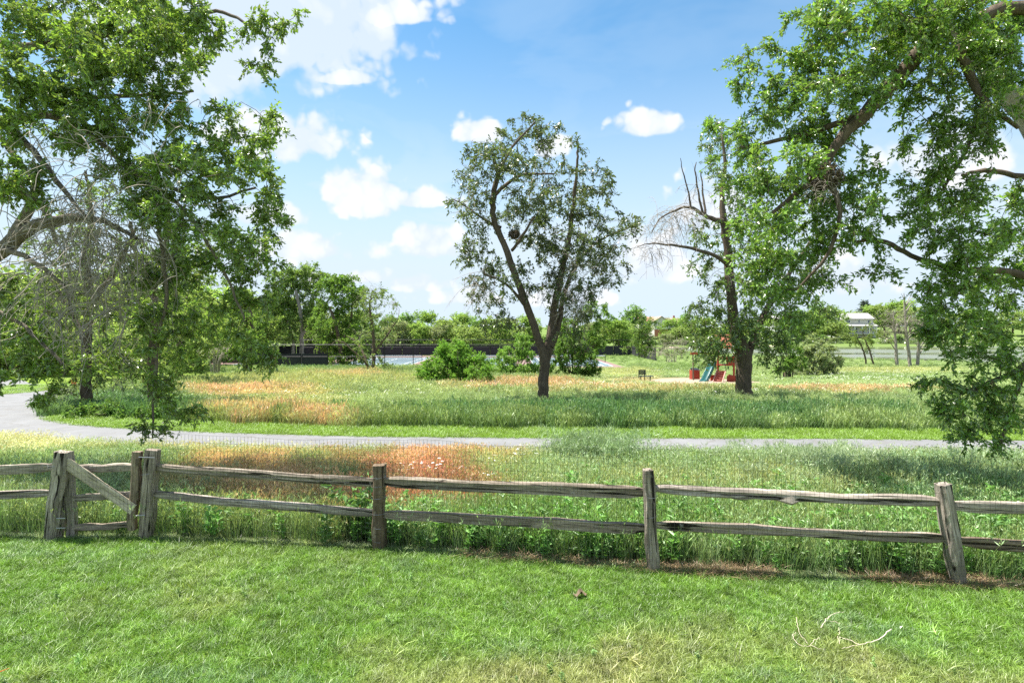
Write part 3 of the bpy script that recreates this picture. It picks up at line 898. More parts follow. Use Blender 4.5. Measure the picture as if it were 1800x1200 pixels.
# ---- big tree overhanging from the right
T = Tree(23, leaf=.080, lw=.48, col=(.17, .31, .046), var=.9, droop=.3, warm=.4)
Y = 9.9
b1 = (12.5, 10.2)
T.limb([((b1[0], b1[1], -.1), .45), ((b1[0] - .1, b1[1], 1.8), .38), ((b1[0] - .4, b1[1], 3.6), .34), ((b1[0] - .7, 10.1, 7.2), .26), ((b1[0] - 1.0, 9.9, 10.5), .18)])
pl(T, Y, [(2100, 60, 28), (1860, -40, 20), (1700, 0, 15), (1640, 65, 14), (1570, 145, 13), (1520, 200, 11), (1480, 240, 9), (1452, 290, 7), (1440, 330, 5)])
pl(T, Y, [(1900, 20, 14, -.3), (1760, 15, 11, -.3), (1700, 60, 9, -.3), (1690, 95, 8, -.3), (1712, 140, 7, -.3), (1735, 185, 5, -.3), (1790, 225, 3, -.3)])
pl(T, Y, [(2080, 420, 20, .5), (1900, 345, 9, .4), (1800, 312, 5, .3), (1730, 300, 4, .3), (1690, 308, 2, .3)])
pl(T, Y, [(1520, 200, 6), (1450, 225, 5, .3), (1370, 245, 3.5, .6), (1300, 260, 2.5, .7)])
pl(T, Y, [(1450, 300, 6), (1400, 340, 4, .3), (1350, 380, 3, .4)])
pl(T, Y, [(1452, 300, 6), (1475, 370, 4, -.1), (1460, 440, 3, -.1), (1400, 510, 2, -.1)])
pl(T, Y, [(2050, 520, 14, 0), (1900, 520, 8), (1780, 480, 6), (1680, 470, 5), (1600, 450, 4), (1555, 424, 4), (1500, 425, 2)])
pl(T, Y, [(2060, 560, 14, -.5), (1880, 600, 8, -.6), (1790, 650, 5, -.6), (1700, 690, 3, -.6)])
pl(T, Y, [(1850, 560, 6, -.3), (1790, 680, 4, -.4), (1760, 780, 2, -.4)])
pl(T, Y, [(1640, 65, 7, .3), (1560, 50, 5, .5), (1480, 60, 4, .6), (1400, 100, 3, .7)])
pl(T, Y, [(1730, 180, 4, -.3), (1700, 260, 3, -.3), (1660, 330, 2.5, -.3)])
CL = [(1430, 40, 50, 45), (1500, 30, 70, 45), (1590, 35, 70, 50), (1680, 30, 60, 50), (1760, 50, 60, 60), (1790, 130, 40, 50), (1395, 105, 28, 14, .5, dict(mul=.6)), (1400, 45, 18, 22, .5, dict(mul=.8)),
      (1440, 100, 55, 40), (1510, 110, 60, 40), (1370, 80, 14, 10, .6, dict(mul=.7)), (1320, 105, 30, 16, .7), (1305, 145, 16, 28, .7, dict(mul=.7)), (1345, 150, 40, 25, .7), (1400, 160, 50, 35), (1460, 160, 50, 40),
      (1350, 190, 40, 22, .6), (1400, 220, 60, 35), (1330, 235, 45, 25, .6), (1465, 215, 45, 30), (1300, 275, 45, 25, .7), (1380, 280, 60, 35), (1450, 270, 50, 35), (1255, 230, 14, 14, .8, dict(mul=.8)),
      (1330, 320, 50, 35), (1400, 340, 60, 40), (1470, 330, 50, 45), (1525, 290, 35, 40, .1, dict(mul=.6)), (1530, 360, 35, 35), (1340, 380, 55, 35), (1410, 400, 60, 40), (1480, 400, 45, 35),
      (1350, 440, 50, 35), (1420, 460, 55, 35), (1370, 500, 55, 30), (1440, 510, 35, 25, 0, dict(mul=.7)), (1535, 415, 30, 25, 0, dict(mul=.8)), (1320, 480, 40, 30), (1390, 545, 35, 20, 0, dict(mul=.5)),
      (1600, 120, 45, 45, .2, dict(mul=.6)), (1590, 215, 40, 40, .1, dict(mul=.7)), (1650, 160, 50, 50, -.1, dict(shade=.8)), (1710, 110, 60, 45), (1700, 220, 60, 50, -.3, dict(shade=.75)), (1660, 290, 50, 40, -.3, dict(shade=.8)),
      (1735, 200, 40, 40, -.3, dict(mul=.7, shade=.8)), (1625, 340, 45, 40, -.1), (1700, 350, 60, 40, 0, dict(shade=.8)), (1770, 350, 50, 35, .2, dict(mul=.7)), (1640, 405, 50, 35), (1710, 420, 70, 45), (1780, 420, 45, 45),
      (1690, 490, 60, 40), (1760, 500, 60, 45), (1650, 500, 40, 25, .1, dict(mul=.9)), (1620, 535, 30, 15, .1, dict(mul=.7)), (1700, 560, 60, 35), (1770, 580, 50, 45), (1660, 585, 40, 25, -.4), (1710, 625, 50, 22, -.5),
      (1780, 640, 45, 40, -.5), (1740, 680, 55, 30, -.5), (1670, 672, 30, 14, -.6, dict(mul=.8)), (1640, 672, 14, 12, -.6, dict(mul=.8)), (1690, 715, 50, 24, -.6), (1760, 735, 50, 30, -.5), (1715, 755, 40, 20, -.5), (1770, 785, 30, 14, -.4)]
CL += [(1600, 20, 50, 30, -.6), (1680, 70, 40, 30, -.7), (1540, 170, 40, 30, -.5), (1620, 40, 50, 30, -.5), (1740, 60, 50, 40, -.6), (1560, 100, 36, 30, -.6), (1770, 170, 34, 36, -.4), (1560, 480, 30, 22, 0, dict(mul=.6))]
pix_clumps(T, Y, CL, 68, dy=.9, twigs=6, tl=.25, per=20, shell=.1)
T.dead(at(1560, 50, Y - .3), 22, (.35, .3, .3), .5)
T.dead(at(1445, 330, Y - .2), 26, (.2, .2, .25), .45)
T.dead(at(1720, 200, Y - .3), 14, (.4, .3, .4), .5)
# squirrel nest of dead leaves and twigs is part of the tangle
r_ = T.build('overhanging_tree', 'big broadleaf tree overhanging from the right edge with a thick dark diagonal limb', M['bark'], origin=(b1[0], b1[1], 0))
# the pale smooth limb of the same tree
T2 = Tree(24)
pl(T2, Y, [(2080, 520, 22, .7), (1900, 330, 20, .7), (1800, 195, 18, .7), (1740, 125, 15, .7), (1700, 80, 12, .6), (1640, 20, 9, .5), (1580, -60, 6, .4)], rough=.03)
mk('pale_limb', np.vstack(T2.tv) - npv((b1[0], b1[1], 0)), np.vstack(T2.tq), None, M['bark_pale'], None, True, r_)

# leaf nests sitting in the forks
def nest(p, r, label, seed):
    N_ = Tree(seed); rng = N_.rng
    for _ in range(130):
        d = rng.normal(size=3); d /= np.linalg.norm(d); q = npv(p) + d * r * (.5 + .5 * rng.random()) * np.array((1, 1, .75))
        e = np.cross(d, rng.normal(size=3)); e /= np.linalg.norm(e)
        N_.tube([q - e * r * .6, q + d * r * .05, q + e * r * .6], [.004 + r * .012] * 3, 3)
    for _ in range(1):
        K = 500; d = rng.normal(size=(K, 3)); d /= np.linalg.norm(d, axis=1)[:, None]
        N_.leaf = r * .3; N_.leaves(npv(p) + d * r * .8 * np.array((1, 1, .75)), rng.normal(size=(K, 3)), 1, None, (.07, .05, .03))
    o_ = thing('nest', tuple(p), label, 'nest')
    mk('twigs', np.vstack(N_.tv) - npv(p), np.vstack(N_.tq), None, M['bark'], None, False, o_)
    mk('dead_leaves', np.vstack(N_.lv) - npv(p), np.vstack(N_.lq), None, M['leaf'], np.vstack(N_.lc), False, o_)


nest(at(1449, 312, 9.9), .28, 'large dark leaf nest hanging in the fork of the right overhanging tree', 5)
nest(at(904, 412, 23.2), .24, 'small dark leaf nest in the fork of the centre meadow tree', 6)

# ---- centre tree
T = Tree(31, leaf=.125, lw=.46, col=(.10, .15, .042), var=.5, droop=.35, warm=.25)
Y = 23.0
pl(T, Y, [(955, 706, 11), (955, 690, 9.5), (956, 660, 9), (957, 636, 9), (948, 600, 7), (928, 545, 6.5), (908, 490, 6), (886, 430, 5.5), (868, 385, 5), (867, 345, 5), (875, 310, 4), (868, 280, 3)], jit=.03)
pl(T, Y, [(957, 645, 8), (966, 600, 8, .3), (974, 545, 6.5, .4), (984, 490, 5.5, .4), (998, 430, 4.5, .3), (1008, 360, 3.5, .2), (1014, 290, 2.3), (1016, 250, 1.4)], jit=.03)
pl(T, Y, [(968, 610, 5.5, .2), (982, 570, 4.6, .6), (990, 520, 4, .9), (1010, 470, 3, 1.3), (1050, 425, 2, 1.6), (1105, 400, 1.2, 1.6)])
pl(T, Y, [(868, 345, 3.5), (895, 320, 3, -.2), (925, 306, 2.3, -.3), (975, 306, 1.4, -.3)])
pl(T, Y, [(900, 440, 3, 0), (918, 415, 2.4, -.6), (940, 380, 1.8, -1)])
pl(T, Y, [(875, 310, 3), (900, 260, 2.2, .3), (940, 215, 1.4, .3)])
pl(T, Y, [(880, 400, 3), (850, 385, 2.2, .3), (815, 360, 1.3, .5), (795, 350, .9, .5)])
pl(T, Y, [(925, 540, 2.6), (890, 500, 2.2, -.7), (850, 480, 1.6, -1.2)])
CL = [(880, 245, 36, 24), (925, 215, 32, 18), (955, 225, 28, 24), (940, 255, 36, 24), (845, 275, 34, 26), (870, 290, 40, 28), (905, 290, 44, 28), (940, 290, 26, 18), (830, 310, 26, 28), (855, 335, 28, 24),
      (805, 355, 24, 10), (828, 375, 26, 18), (840, 400, 28, 22), (835, 430, 28, 20), (850, 460, 32, 22), (835, 485, 28, 16), (840, 515, 30, 18), (870, 540, 28, 22), (895, 505, 24, 18), (890, 385, 22, 24), (915, 365, 28, 24),
      (925, 400, 24, 24), (930, 345, 28, 20), (1013, 255, 17, 14), (1003, 285, 18, 18), (1030, 300, 30, 20), (1058, 318, 24, 16), (1070, 335, 14, 14), (1010, 335, 34, 24), (970, 345, 26, 22), (985, 380, 36, 26),
      (1025, 375, 34, 22), (960, 415, 36, 28), (1010, 420, 40, 24), (1045, 410, 24, 16), (1070, 398, 20, 14), (1100, 385, 20, 16), (1118, 405, 12, 14), (1060, 440, 34, 20), (1085, 470, 26, 16), (985, 460, 44, 26), (1030, 470, 34, 22),
      (965, 500, 30, 20), (1010, 505, 38, 22), (1050, 505, 30, 16), (1000, 545, 32, 18), (1030, 545, 30, 20), (880, 575, 26, 22), (855, 560, 20, 16), (925, 470, 26, 16), (1000, 590, 24, 14), (950, 370, 30, 24), (940, 430, 28, 26), (975, 440, 30, 22), (1040, 445, 34, 22), (1085, 425, 26, 16), (1105, 400, 20, 14), (1060, 375, 24, 18), (1040, 345, 30, 20), (950, 320, 26, 18), (905, 330, 24, 20), (815, 450, 20, 18), (880, 470, 26, 18), (1070, 495, 22, 14), (930, 510, 24, 16), (985, 520, 26, 16)]
CL = [e + (T.rng.uniform(-1, 1) * 1.5,) for e in CL]
pix_clumps(T, Y, CL, 27, twigs=5, tl=.38, per=13, shell=.2)
for (px, py, n, L_) in ((950, 306, 14, 1.3), (990, 490, 26, 1.6), (1030, 470, 22, 1.4), (840, 500, 22, 1.5), (1010, 530, 30, 1.5), (820, 360, 8, 1.), (1040, 300, 8, .8), (860, 260, 8, .9), (985, 430, 16, 1.2)):
    T.dead(at(px, py, Y - .5), n, (.8, .8, .6), L_, w=.011)
T.build('meadow_tree', 'forked tree standing alone in the middle of the meadow with sparse dull green crown', M['bark'], origin=(at(955, 706, Y)[0], Y, 0))

# ---- tree right of centre with bare branches
T = Tree(37, leaf=.14, lw=.5, col=(.13, .225, .045), var=.5, droop=.35, warm=.25)
Y = 24.5
pl(T, Y, [(1308, 700, 16), (1308, 685, 14), (1308, 650, 13.5), (1308, 625, 15), (1300, 600, 12), (1290, 560, 9), (1284, 500, 8), (1279, 440, 7), (1272, 390, 6), (1270, 340, 4), (1275, 290, 3), (1270, 240, 2)], jit=.03)
pl(T, Y, [(1312, 630, 8), (1328, 590, 6.5, .4), (1345, 550, 5.5, .7), (1370, 510, 4.5, .9), (1400, 460, 3, 1.0), (1430, 420, 3, 1)])
pl(T, Y, [(1273, 390, 5), (1250, 384, 4, -.4), (1232, 375, 3.2, -.6), (1212, 364, 2.6, -.6), (1185, 370, 1.8, -.6), (1160, 385, 1.2, -.6), (1145, 410, .7, -.6)])
pl(T, Y, [(1283, 470, 4.5), (1262, 452, 3.5, -.5), (1235, 442, 3, -.8), (1205, 434, 2.5, -.9), (1170, 430, 1.8, -1), (1140, 428, 1, -1), (1120, 434, .6, -1)])
pl(T, Y, [(1236, 376, 2.2, -.6), (1228, 340, 1.6, -.6), (1222, 300, 1.1, -.6), (1224, 285, .6, -.6)])
pl(T, Y, [(1214, 364, 2, -.6), (1208, 330, 1.4, -.6), (1200, 300, 1, -.6), (1196, 278, .5, -.6)])
pl(T, Y, [(1240, 378, 2.2, -.6), (1236, 340, 1.5, -.4), (1232, 300, .8, -.4)])
CL = [(1262, 225, 18, 18), (1250, 250, 18, 16), (1280, 255, 30, 22), (1275, 300, 34, 24), (1300, 330, 40, 28), (1290, 375, 34, 26), (1320, 400, 44, 30), (1235, 400, 22, 16), (1225, 425, 22, 14), (1250, 420, 26, 18), (1255, 455, 30, 16),
      (1225, 470, 24, 14), (1320, 450, 44, 30), (1370, 440, 40, 26), (1300, 500, 40, 24), (1260, 500, 28, 18), (1345, 500, 44, 28), (1390, 500, 40, 26), (1240, 540, 36, 22), (1290, 545, 40, 22), (1340, 560, 40, 24), (1390, 550, 36, 24),
      (1230, 575, 34, 20), (1270, 590, 30, 20), (1350, 600, 36, 20), (1395, 590, 28, 22), (1245, 605, 34, 14), (1270, 625, 20, 12), (1365, 635, 26, 16), (1340, 625, 20, 14), (1445, 540, 30, 20), (1425, 480, 34, 24), (1262, 600, 34, 18), (1285, 600, 26, 14), (1235, 605, 26, 14), (1250, 625, 30, 9), (1300, 575, 36, 18), (1275, 565, 30, 18), (1330, 590, 36, 22), (1262, 612, 34, 9, -1.2), (1238, 632, 24, 7, -1.0), (1268, 634, 18, 7, -1.0), (1280, 600, 20, 10, -1.2), (1250, 595, 26, 10, -1.2)]
CL = [e[:4] + ((e[4] if len(e) > 4 else T.rng.uniform(-1, 1) * 1.4),) for e in CL]
pix_clumps(T, Y, CL, 24, twigs=5, tl=.42, per=11, shell=.2)
for (px, py, n, L_) in ((1190, 375, 30, 1.7), (1165, 400, 20, 1.5), (1150, 435, 22, 1.2), (1225, 330, 10, .8), (1200, 375, 20, 1.9), (1270, 480, 12, 1.2)):
    T.dead(at(px, py, Y - .7), n, (.6, .6, .35), L_, w=.011, curl=.6)
T.build('meadow_tree', 'thick trunked tree behind the playground with bare arching branches on its left', M['bark'], origin=(at(1308, 700, Y)[0], Y, 0))

# ---- trees on the left behind the overhanging one
def mid_tree(seed, px, py, Y, trunk, clumps, col, label, leaf=.13, dens=7, dead=0, name='tree', bark='bark', per=7, tl=.4, leafy=1., spread=1.6):
    T = Tree(seed, leaf=leaf, lw=.5, col=col, var=.5, droop=.3, warm=.35)
    for tr in trunk: pl(T, Y, tr, jit=.04)
    pix_clumps(T, Y, [e + (T.rng.uniform(-1, 1) * spread,) if len(e) == 4 else e for e in clumps], dens * 2.2, twigs=5, tl=tl, per=per * 1.8, leafy=leafy, shell=.15)
    for k in range(dead):
        e = clumps[k % len(clumps)]; T.dead(at(e[0], e[1], Y), 14, (e[2] * Y / FPX * .7, .6, e[3] * Y / FPX * .7), 1.2, w=.009)
    z_ = gz(at(px, py, Y)[0], Y)
    return T.build(name, label, M[bark], origin=(at(px, py, Y)[0], Y, z_), leafmat=M['far_leaf'])


mid_tree(41, 150, 700, 21.5, [[(150, 712, 9), (150, 660, 8), (152, 600, 7.5), (156, 520, 7), (150, 450, 6), (160, 380, 4), (150, 300, 2)], [(152, 600, 5), (120, 540, 4, .5), (80, 480, 3, .7)], [(155, 540, 5), (200, 480, 4, -.4), (240, 400, 2.5)]],
         [(90, 470, 60, 40), (60, 530, 60, 35), (150, 480, 60, 40), (200, 520, 50, 40), (130, 560, 60, 40), (190, 600, 50, 35), (100, 610, 50, 30), (150, 660, 50, 24), (210, 670, 45, 26), (120, 690, 40, 22), (180, 430, 60, 40), (230, 460, 50, 40), (100, 410, 60, 40), (160, 350, 60, 40)],
         (.18, .27, .085), 'leafy tree with dark straight trunk at the bend of the path', dead=14, dens=6)
mid_tree(42, 268, 690, 22.5, [[(268, 700, 8), (268, 640, 7.5), (270, 560, 7), (272, 500, 6), (290, 440, 5), (300, 380, 3)], [(270, 520, 5), (240, 450, 4, .4), (230, 390, 3, .6)]],
         [(270, 600, 30, 40), (250, 540, 40, 40), (300, 520, 40, 40), (290, 460, 50, 40), (240, 460, 50, 40), (330, 480, 40, 40), (340, 560, 40, 40), (250, 640, 36, 30), (310, 620, 40, 30), (280, 670, 40, 16), (340, 430, 50, 40), (370, 520, 30, 40)],
         (.15, .26, .05), 'ivy dark trunked tree between the path bend and the pink meadow', dens=6.5, dead=6)
mid_tree(43, 315, 668, 34, [[(315, 672, 6), (314, 630, 5), (316, 580, 4.5), (310, 520, 4), (300, 470, 3)]],
         [(330, 560, 40, 30), (290, 590, 40, 26), (350, 600, 36, 26), (310, 640, 30, 20), (370, 560, 34, 30), (400, 590, 30, 30), (340, 500, 40, 30), (290, 630, 30, 24), (350, 640, 26, 14)],
         (.22, .33, .09), 'pale green tree with reddish brown trunk behind the left trees', leaf=.2, dens=5)
mid_tree(44, 430, 650, 44, [[(432, 652, 4), (430, 610, 3.5), (432, 560, 3)], [(440, 652, 3), (444, 600, 3), (440, 540, 2)]],
         [(430, 600, 30, 26), (420, 560, 30, 30), (440, 630, 22, 14), (450, 590, 26, 30), (410, 620, 22, 16), (430, 530, 30, 26), (460, 620, 20, 14), (395, 570, 22, 22)],
         (.12, .22, .045), 'dark bushy tree in the shade left of the court fence', leaf=.24, dens=4.5)

# small multi-stem bare shrub
T = Tree(45, leaf=.1, col=(.14, .18, .08))
Yq = 45
for k in range(9):
    a_ = rnd.uniform(-1, 1)
    pl(T, Yq, [(378 + a_ * 7, 656, 1.3, a_), (378 + a_ * 12, 630, 1.0, a_), (380 + a_ * 30, 605, .5, a_ * 2)], jit=.03)
pix_clumps(T, Yq, [(385, 615, 26, 16)], 2.0, twigs=3, tl=.4, per=1)
T.dead(at(385, 615, Yq), 40, (1.1, .8, .5), 1.2, w=.016, down=-.3)
T.build('bare_shrub', 'small bare many-stemmed shrub in the grass left of the court', M['bark_grey'], 'shrub', origin=(at(378, 656, Yq)[0], Yq, gz(at(378, 656, Yq)[0], Yq)))

# trees in front of the court, left
mid_tree(51, 530, 637, 84, [[(530, 640, 4), (530, 600, 3.6), (528, 550, 3), (520, 510, 2)], [(530, 590, 2.6), (550, 560, 2, .5), (575, 540, 1.2, 1)], [(515, 640, 3), (515, 600, 2.6), (505, 560, 2)]],
         [(520, 490, 34, 20), (490, 485, 26, 16), (555, 480, 24, 16), (465, 560, 20, 26), (545, 500, 26, 18), (500, 520, 30, 22), (535, 530, 34, 22), (490, 550, 26, 20), (520, 565, 34, 18), (550, 560, 26, 22), (500, 590, 22, 14), (480, 520, 20, 20), (525, 472, 18, 8)],
         (.20, .32, .075), 'tall light green tree with pale trunk before the left end of the court fence', leaf=.32, dens=3.8, spread=3, tl=.8, bark='bark_grey')
mid_tree(52, 600, 640, 78, [[(600, 642, 3.6), (598, 610, 3.2), (590, 570, 2.6), (580, 540, 2)], [(598, 610, 2.4), (615, 570, 2, .5), (620, 530, 1.2)]],
         [(590, 500, 24, 16), (610, 520, 30, 22), (580, 540, 26, 24), (620, 550, 28, 24), (595, 575, 34, 22), (625, 590, 28, 22), (575, 600, 26, 16), (605, 492, 26, 14), (575, 500, 24, 16), (632, 515, 20, 16), (600, 620, 32, 16), (565, 570, 22, 20), (585, 632, 34, 8), (632, 620, 18, 16)],
         (.15, .28, .05), 'dense mid green spreading tree with a low skirt before the court fence', leaf=.32, dens=4.0, spread=3, tl=.8)
mid_tree(53, 655, 654, 51, [[(655, 656, 3.4), (657, 620, 3), (655, 580, 2.6), (650, 540, 2), (655, 510, 1.2)], [(650, 656, 2.6), (640, 625, 2.4, .5), (625, 600, 1.6, 1), (610, 590, .8, 1)], [(657, 620, 2), (680, 590, 1.6, -.3), (700, 560, 1, -.3)], [(652, 650, 2), (635, 630, 1.5, -.6), (600, 600, 1, -.8), (580, 605, .5, -.8)]],
         [(650, 505, 20, 10), (640, 530, 22, 16), (690, 530, 14, 16), (655, 520, 22, 14), (675, 525, 20, 14), (650, 550, 26, 18), (680, 555, 20, 18), (640, 585, 22, 16), (665, 600, 26, 18), (690, 585, 14, 12), (640, 625, 22, 14), (670, 635, 26, 12), (625, 610, 14, 12), (650, 645, 26, 8)],
         (.18, .27, .09), 'thin open tree with bare grey limbs standing in front of the court', leaf=.20, dens=2.8, dead=8, spread=2, tl=.6, leafy=.8)


def bush(seed, px, py, Y, clumps, col, label, leaf=.12, dens=8, name='bush', dead=0, group=None, per=7, spread=.9, tl=.35, bark='bark'):
    clumps = [(e[0], e[1] - 2, e[2] * 1.18, e[3] * 1.2) + tuple(e[4:]) for e in clumps]
    col = tuple(min(.5, c_ * 1.45) for c_ in col)
    T = Tree(seed, leaf=leaf, lw=.5, col=col, var=.5, droop=.2, warm=.3)
    wpx = max(abs(e[0] - px) + e[2] for e in clumps); top = min(e[1] for e in clumps)
    for k in range(7):
        a_ = (k - 3) / 3
        pl(T, Y, [(px + a_ * 8, py + 2, 1.6 * 30 / Y, a_ * .2), (px + a_ * wpx * .25, py + (top - py) * .35, 1.1 * 30 / Y, rnd.uniform(-.5, .5)), (px + a_ * wpx * .6, py + (top - py) * (.85 - .35 * abs(a_)), .6 * 30 / Y, rnd.uniform(-.8, .8))], jit=.03)
    pix_clumps(T, Y, [e + (T.rng.uniform(-1, 1) * spread,) if len(e) == 4 else e for e in clumps], dens * 4.6, twigs=6, tl=tl, per=per * 2.6, shell=.1)
    for k in range(dead):
        e = clumps[k % len(clumps)]; T.dead(at(e[0], e[1], Y), 12, (e[2] * Y / FPX * .8, .6, e[3] * Y / FPX * .6), 1.0, w=.010, down=-.1)
    q = at(px, py, Y)
    return T.build(name, label, M[bark], 'bush', group, origin=(q[0], Y, gz(q[0], Y)), leafmat=M['far_leaf'])


bush(61, 805, 682, 32, [(800, 625, 40, 20), (775, 645, 32, 22), (820, 645, 36, 22), (845, 660, 24, 16), (800, 665, 46, 16), (765, 668, 26, 12), (838, 640, 24, 14), (745, 655, 14, 14), (800, 610, 22, 9)], (.115, .235, .035), 'round bright green bush in the meadow left of the centre tree', dens=9)
bush(62, 905, 664, 41.5, [(905, 620, 24, 18), (890, 640, 22, 16), (925, 640, 26, 18), (905, 655, 34, 10), (915, 600, 14, 12), (940, 655, 18, 10), (880, 655, 14, 9)], (.13, .24, .045), 'light green bush close behind the left side of the centre trunk', leaf=.15, dens=5)
bush(63, 1010, 664, 41.5, [(1010, 600, 30, 22), (985, 620, 22, 20), (1030, 620, 22, 20), (1010, 645, 40, 16), (1000, 575, 22, 16), (1040, 650, 22, 12), (975, 650, 16, 12), (1055, 590, 18, 18), (1060, 560, 14, 20), (1040, 545, 20, 14)], (.10, .19, .035), 'tall green thicket close behind the right side of the centre trunk', leaf=.15, dens=4.5, dead=5, name='thicket')
bush(64, 1130, 626, 68, [(1125, 590, 16, 14), (1130, 605, 20, 12), (1140, 570, 14, 10), (1120, 615, 20, 8), (1150, 612, 14, 8)], (.11, .185, .045), 'leafy bush beside the right corner of the court fence', leaf=.24, dens=1.5, tl=.7)
bush(65, 1180, 634, 56, [(1175, 615, 24, 12), (1195, 605, 16, 12), (1165, 622, 18, 8), (1200, 622, 18, 8)], (.14, .17, .09), 'grey tangle of fallen dead brush right of the court fence', leaf=.14, dens=1.4, dead=16, per=2, name='dead_brush', bark='bark_grey')
bush(66, 1435, 664, 47, [(1430, 610, 30, 16), (1450, 625, 30, 16), (1415, 635, 28, 16), (1440, 645, 40, 14), (1465, 640, 20, 14), (1400, 650, 20, 12), (1425, 655, 40, 8)], (.20, .25, .125), 'pale grey green olive bush at the lake edge right of the playground', leaf=.16, dens=3.6, dead=8, bark='bark_grey')
bush(67, 1385, 660, 40, [(1385, 600, 18, 20), (1390, 630, 20, 20), (1400, 570, 20, 18), (1380, 650, 18, 10)], (.11, .20, .04), 'green bush tucked behind the thick tree trunk', leaf=.16, dens=3.5)
bush(68, 230, 735, 18.5, [(200, 722, 40, 14), (250, 728, 40, 12), (160, 724, 30, 12), (290, 722, 30, 10)], (.085, .165, .035), 'low dark green weeds growing inside the path bend', leaf=.1, dens=16, name='weed_patch', tl=.25, spread=.4)

# young trees and dead trees at the lake edge
mid_tree(71, 1532, 642, 82, [[(1537, 646, 1.6), (1530, 620, 1.4), (1522, 600, 1.1), (1515, 580, .6)]], [(1510, 588, 18, 10), (1525, 578, 14, 10), (1535, 596, 18, 9), (1500, 598, 12, 6), (1545, 585, 12, 8)], (.17, .25, .05), 'left of two slim yellow green young trees leaning at the lake edge', leaf=.22, dens=1.4, tl=.7, spread=1.2)
mid_tree(72, 1522, 642, 84, [[(1524, 645, 1.5), (1518, 618, 1.3), (1510, 600, 1.0), (1505, 590, .6)]], [(1498, 596, 14, 7), (1512, 600, 14, 7), (1485, 592, 10, 6), (1520, 612, 8, 5)], (.15, .23, .055), 'shorter leaning young tree beside the slim yellow green one', leaf=.22, dens=1.3, tl=.7, spread=1.2)
for i, (px, hgt, lab, sd) in enumerate(((1577, 545, 'dead grey tree at the lake edge, leftmost of the bare three', 81), (1600, 515, 'tallest dead grey tree with a bare top at the lake edge', 82), (1612, 560, 'pale leaning dead trunk at the lake edge, rightmost of the bare ones', 83))):
    T = Tree(sd, leaf=.2, col=(.20, .22, .13), warm=.2)
    Yd = 80
    lean = (-6, -10, 8)[i]
    pl(T, Yd, [(px, 646, 2.8), (px + lean * .3, 615, 2.4), (px + lean * .6, 590, 2.0), (px + lean, hgt + 30, 1.4), (px + lean * 1.1, hgt, .5)])
    for k in range(12):
        a_ = rnd.uniform(-1, 1); y_ = rnd.uniform(hgt + 5, 610)
        pl(T, Yd, [(px + lean * .7, y_ + 14, .9), (px + lean * .7 + a_ * 12, y_, .5, a_), (px + lean * .7 + a_ * 22, y_ - rnd.uniform(-6, 10), .25, a_ * 2)])
    T.dead(at(px + lean, 570, Yd), 60, (2.2, 1.5, 1.8), 1.8, w=.018, down=.1)
    if i < 2: pix_clumps(T, Yd, [(px + lean, 560, 22, 18), (px + lean - 10, 585, 18, 10)], .9, twigs=4, tl=.8, per=2)
    T.build('dead_tree', lab, M['bark_grey'], 'tree', 'dead trees at the lake edge', origin=(at(px, 646, Yd)[0], Yd, gz(at(px, 646, Yd)[0], Yd)))

# ---- background trees: four kinds, copied one by one
def proto(seed, H, W, col, leaf=.45, n=46, form='round', per=8):
    T = Tree(seed, leaf=leaf, lw=.55, col=col, var=.5, droop=.15, warm=.3)
    T.limb([((0, 0, -.3), H * .025), ((.1, 0, H * .25), H * .02), ((-.1, .1, H * .55), H * .013), ((0, 0, H * .85), H * .005)], jit=.1)
    rng = T.rng
    if form == 'cone':
        for k in range(11):
            z = H * (.14 + .8 * k / 11); w_ = W * .5 * (1 - k / 11.5)
            T.clump((0, 0, z), (w_, w_, H * .06), int(5 + 9 * (1 - k / 11)), twigs=4, tl=.8, per=per, shell=.5)
    else:
        for k in range(16):
            a_ = rng.random() * 6.28; zz = rng.random() ** .8
            rr = W * .36 * math.sqrt(max(.05, 1 - (zz - .4) ** 2 * 2.2)) * (.35 + .65 * rng.random())
            z = H * (.20 + .70 * zz)
            T.clump((math.cos(a_) * rr, math.sin(a_) * rr, z), (W * .19, W * .19, H * .095), n // 4, twigs=4, tl=H * .08, per=per, shell=.2, shade=rng.uniform(.85, 1.2))
    return T


def copy_tree(src, loc, sc, rz, label, group):
    r = src.copy(); COL.objects.link(r); r.location = loc; r.scale = sc; r.rotation_euler = (0, 0, rz); r['label'] = label; r['group'] = group
    for ch in list(src.children):
        c = ch.copy(); COL.objects.link(c); c.parent = r
    return r


KINDS = []
for i, (sd, col, form, W_) in enumerate(((101, (.24, .37, .09), 'round', 9), (102, (.17, .30, .085), 'round', 8), (103, (.29, .40, .13), 'round', 10), (104, (.27, .33, .18), 'round', 8), (105, (.035, .075, .04), 'cone', 5))):
    KINDS.append(proto(sd, 10, W_, col, form=form))
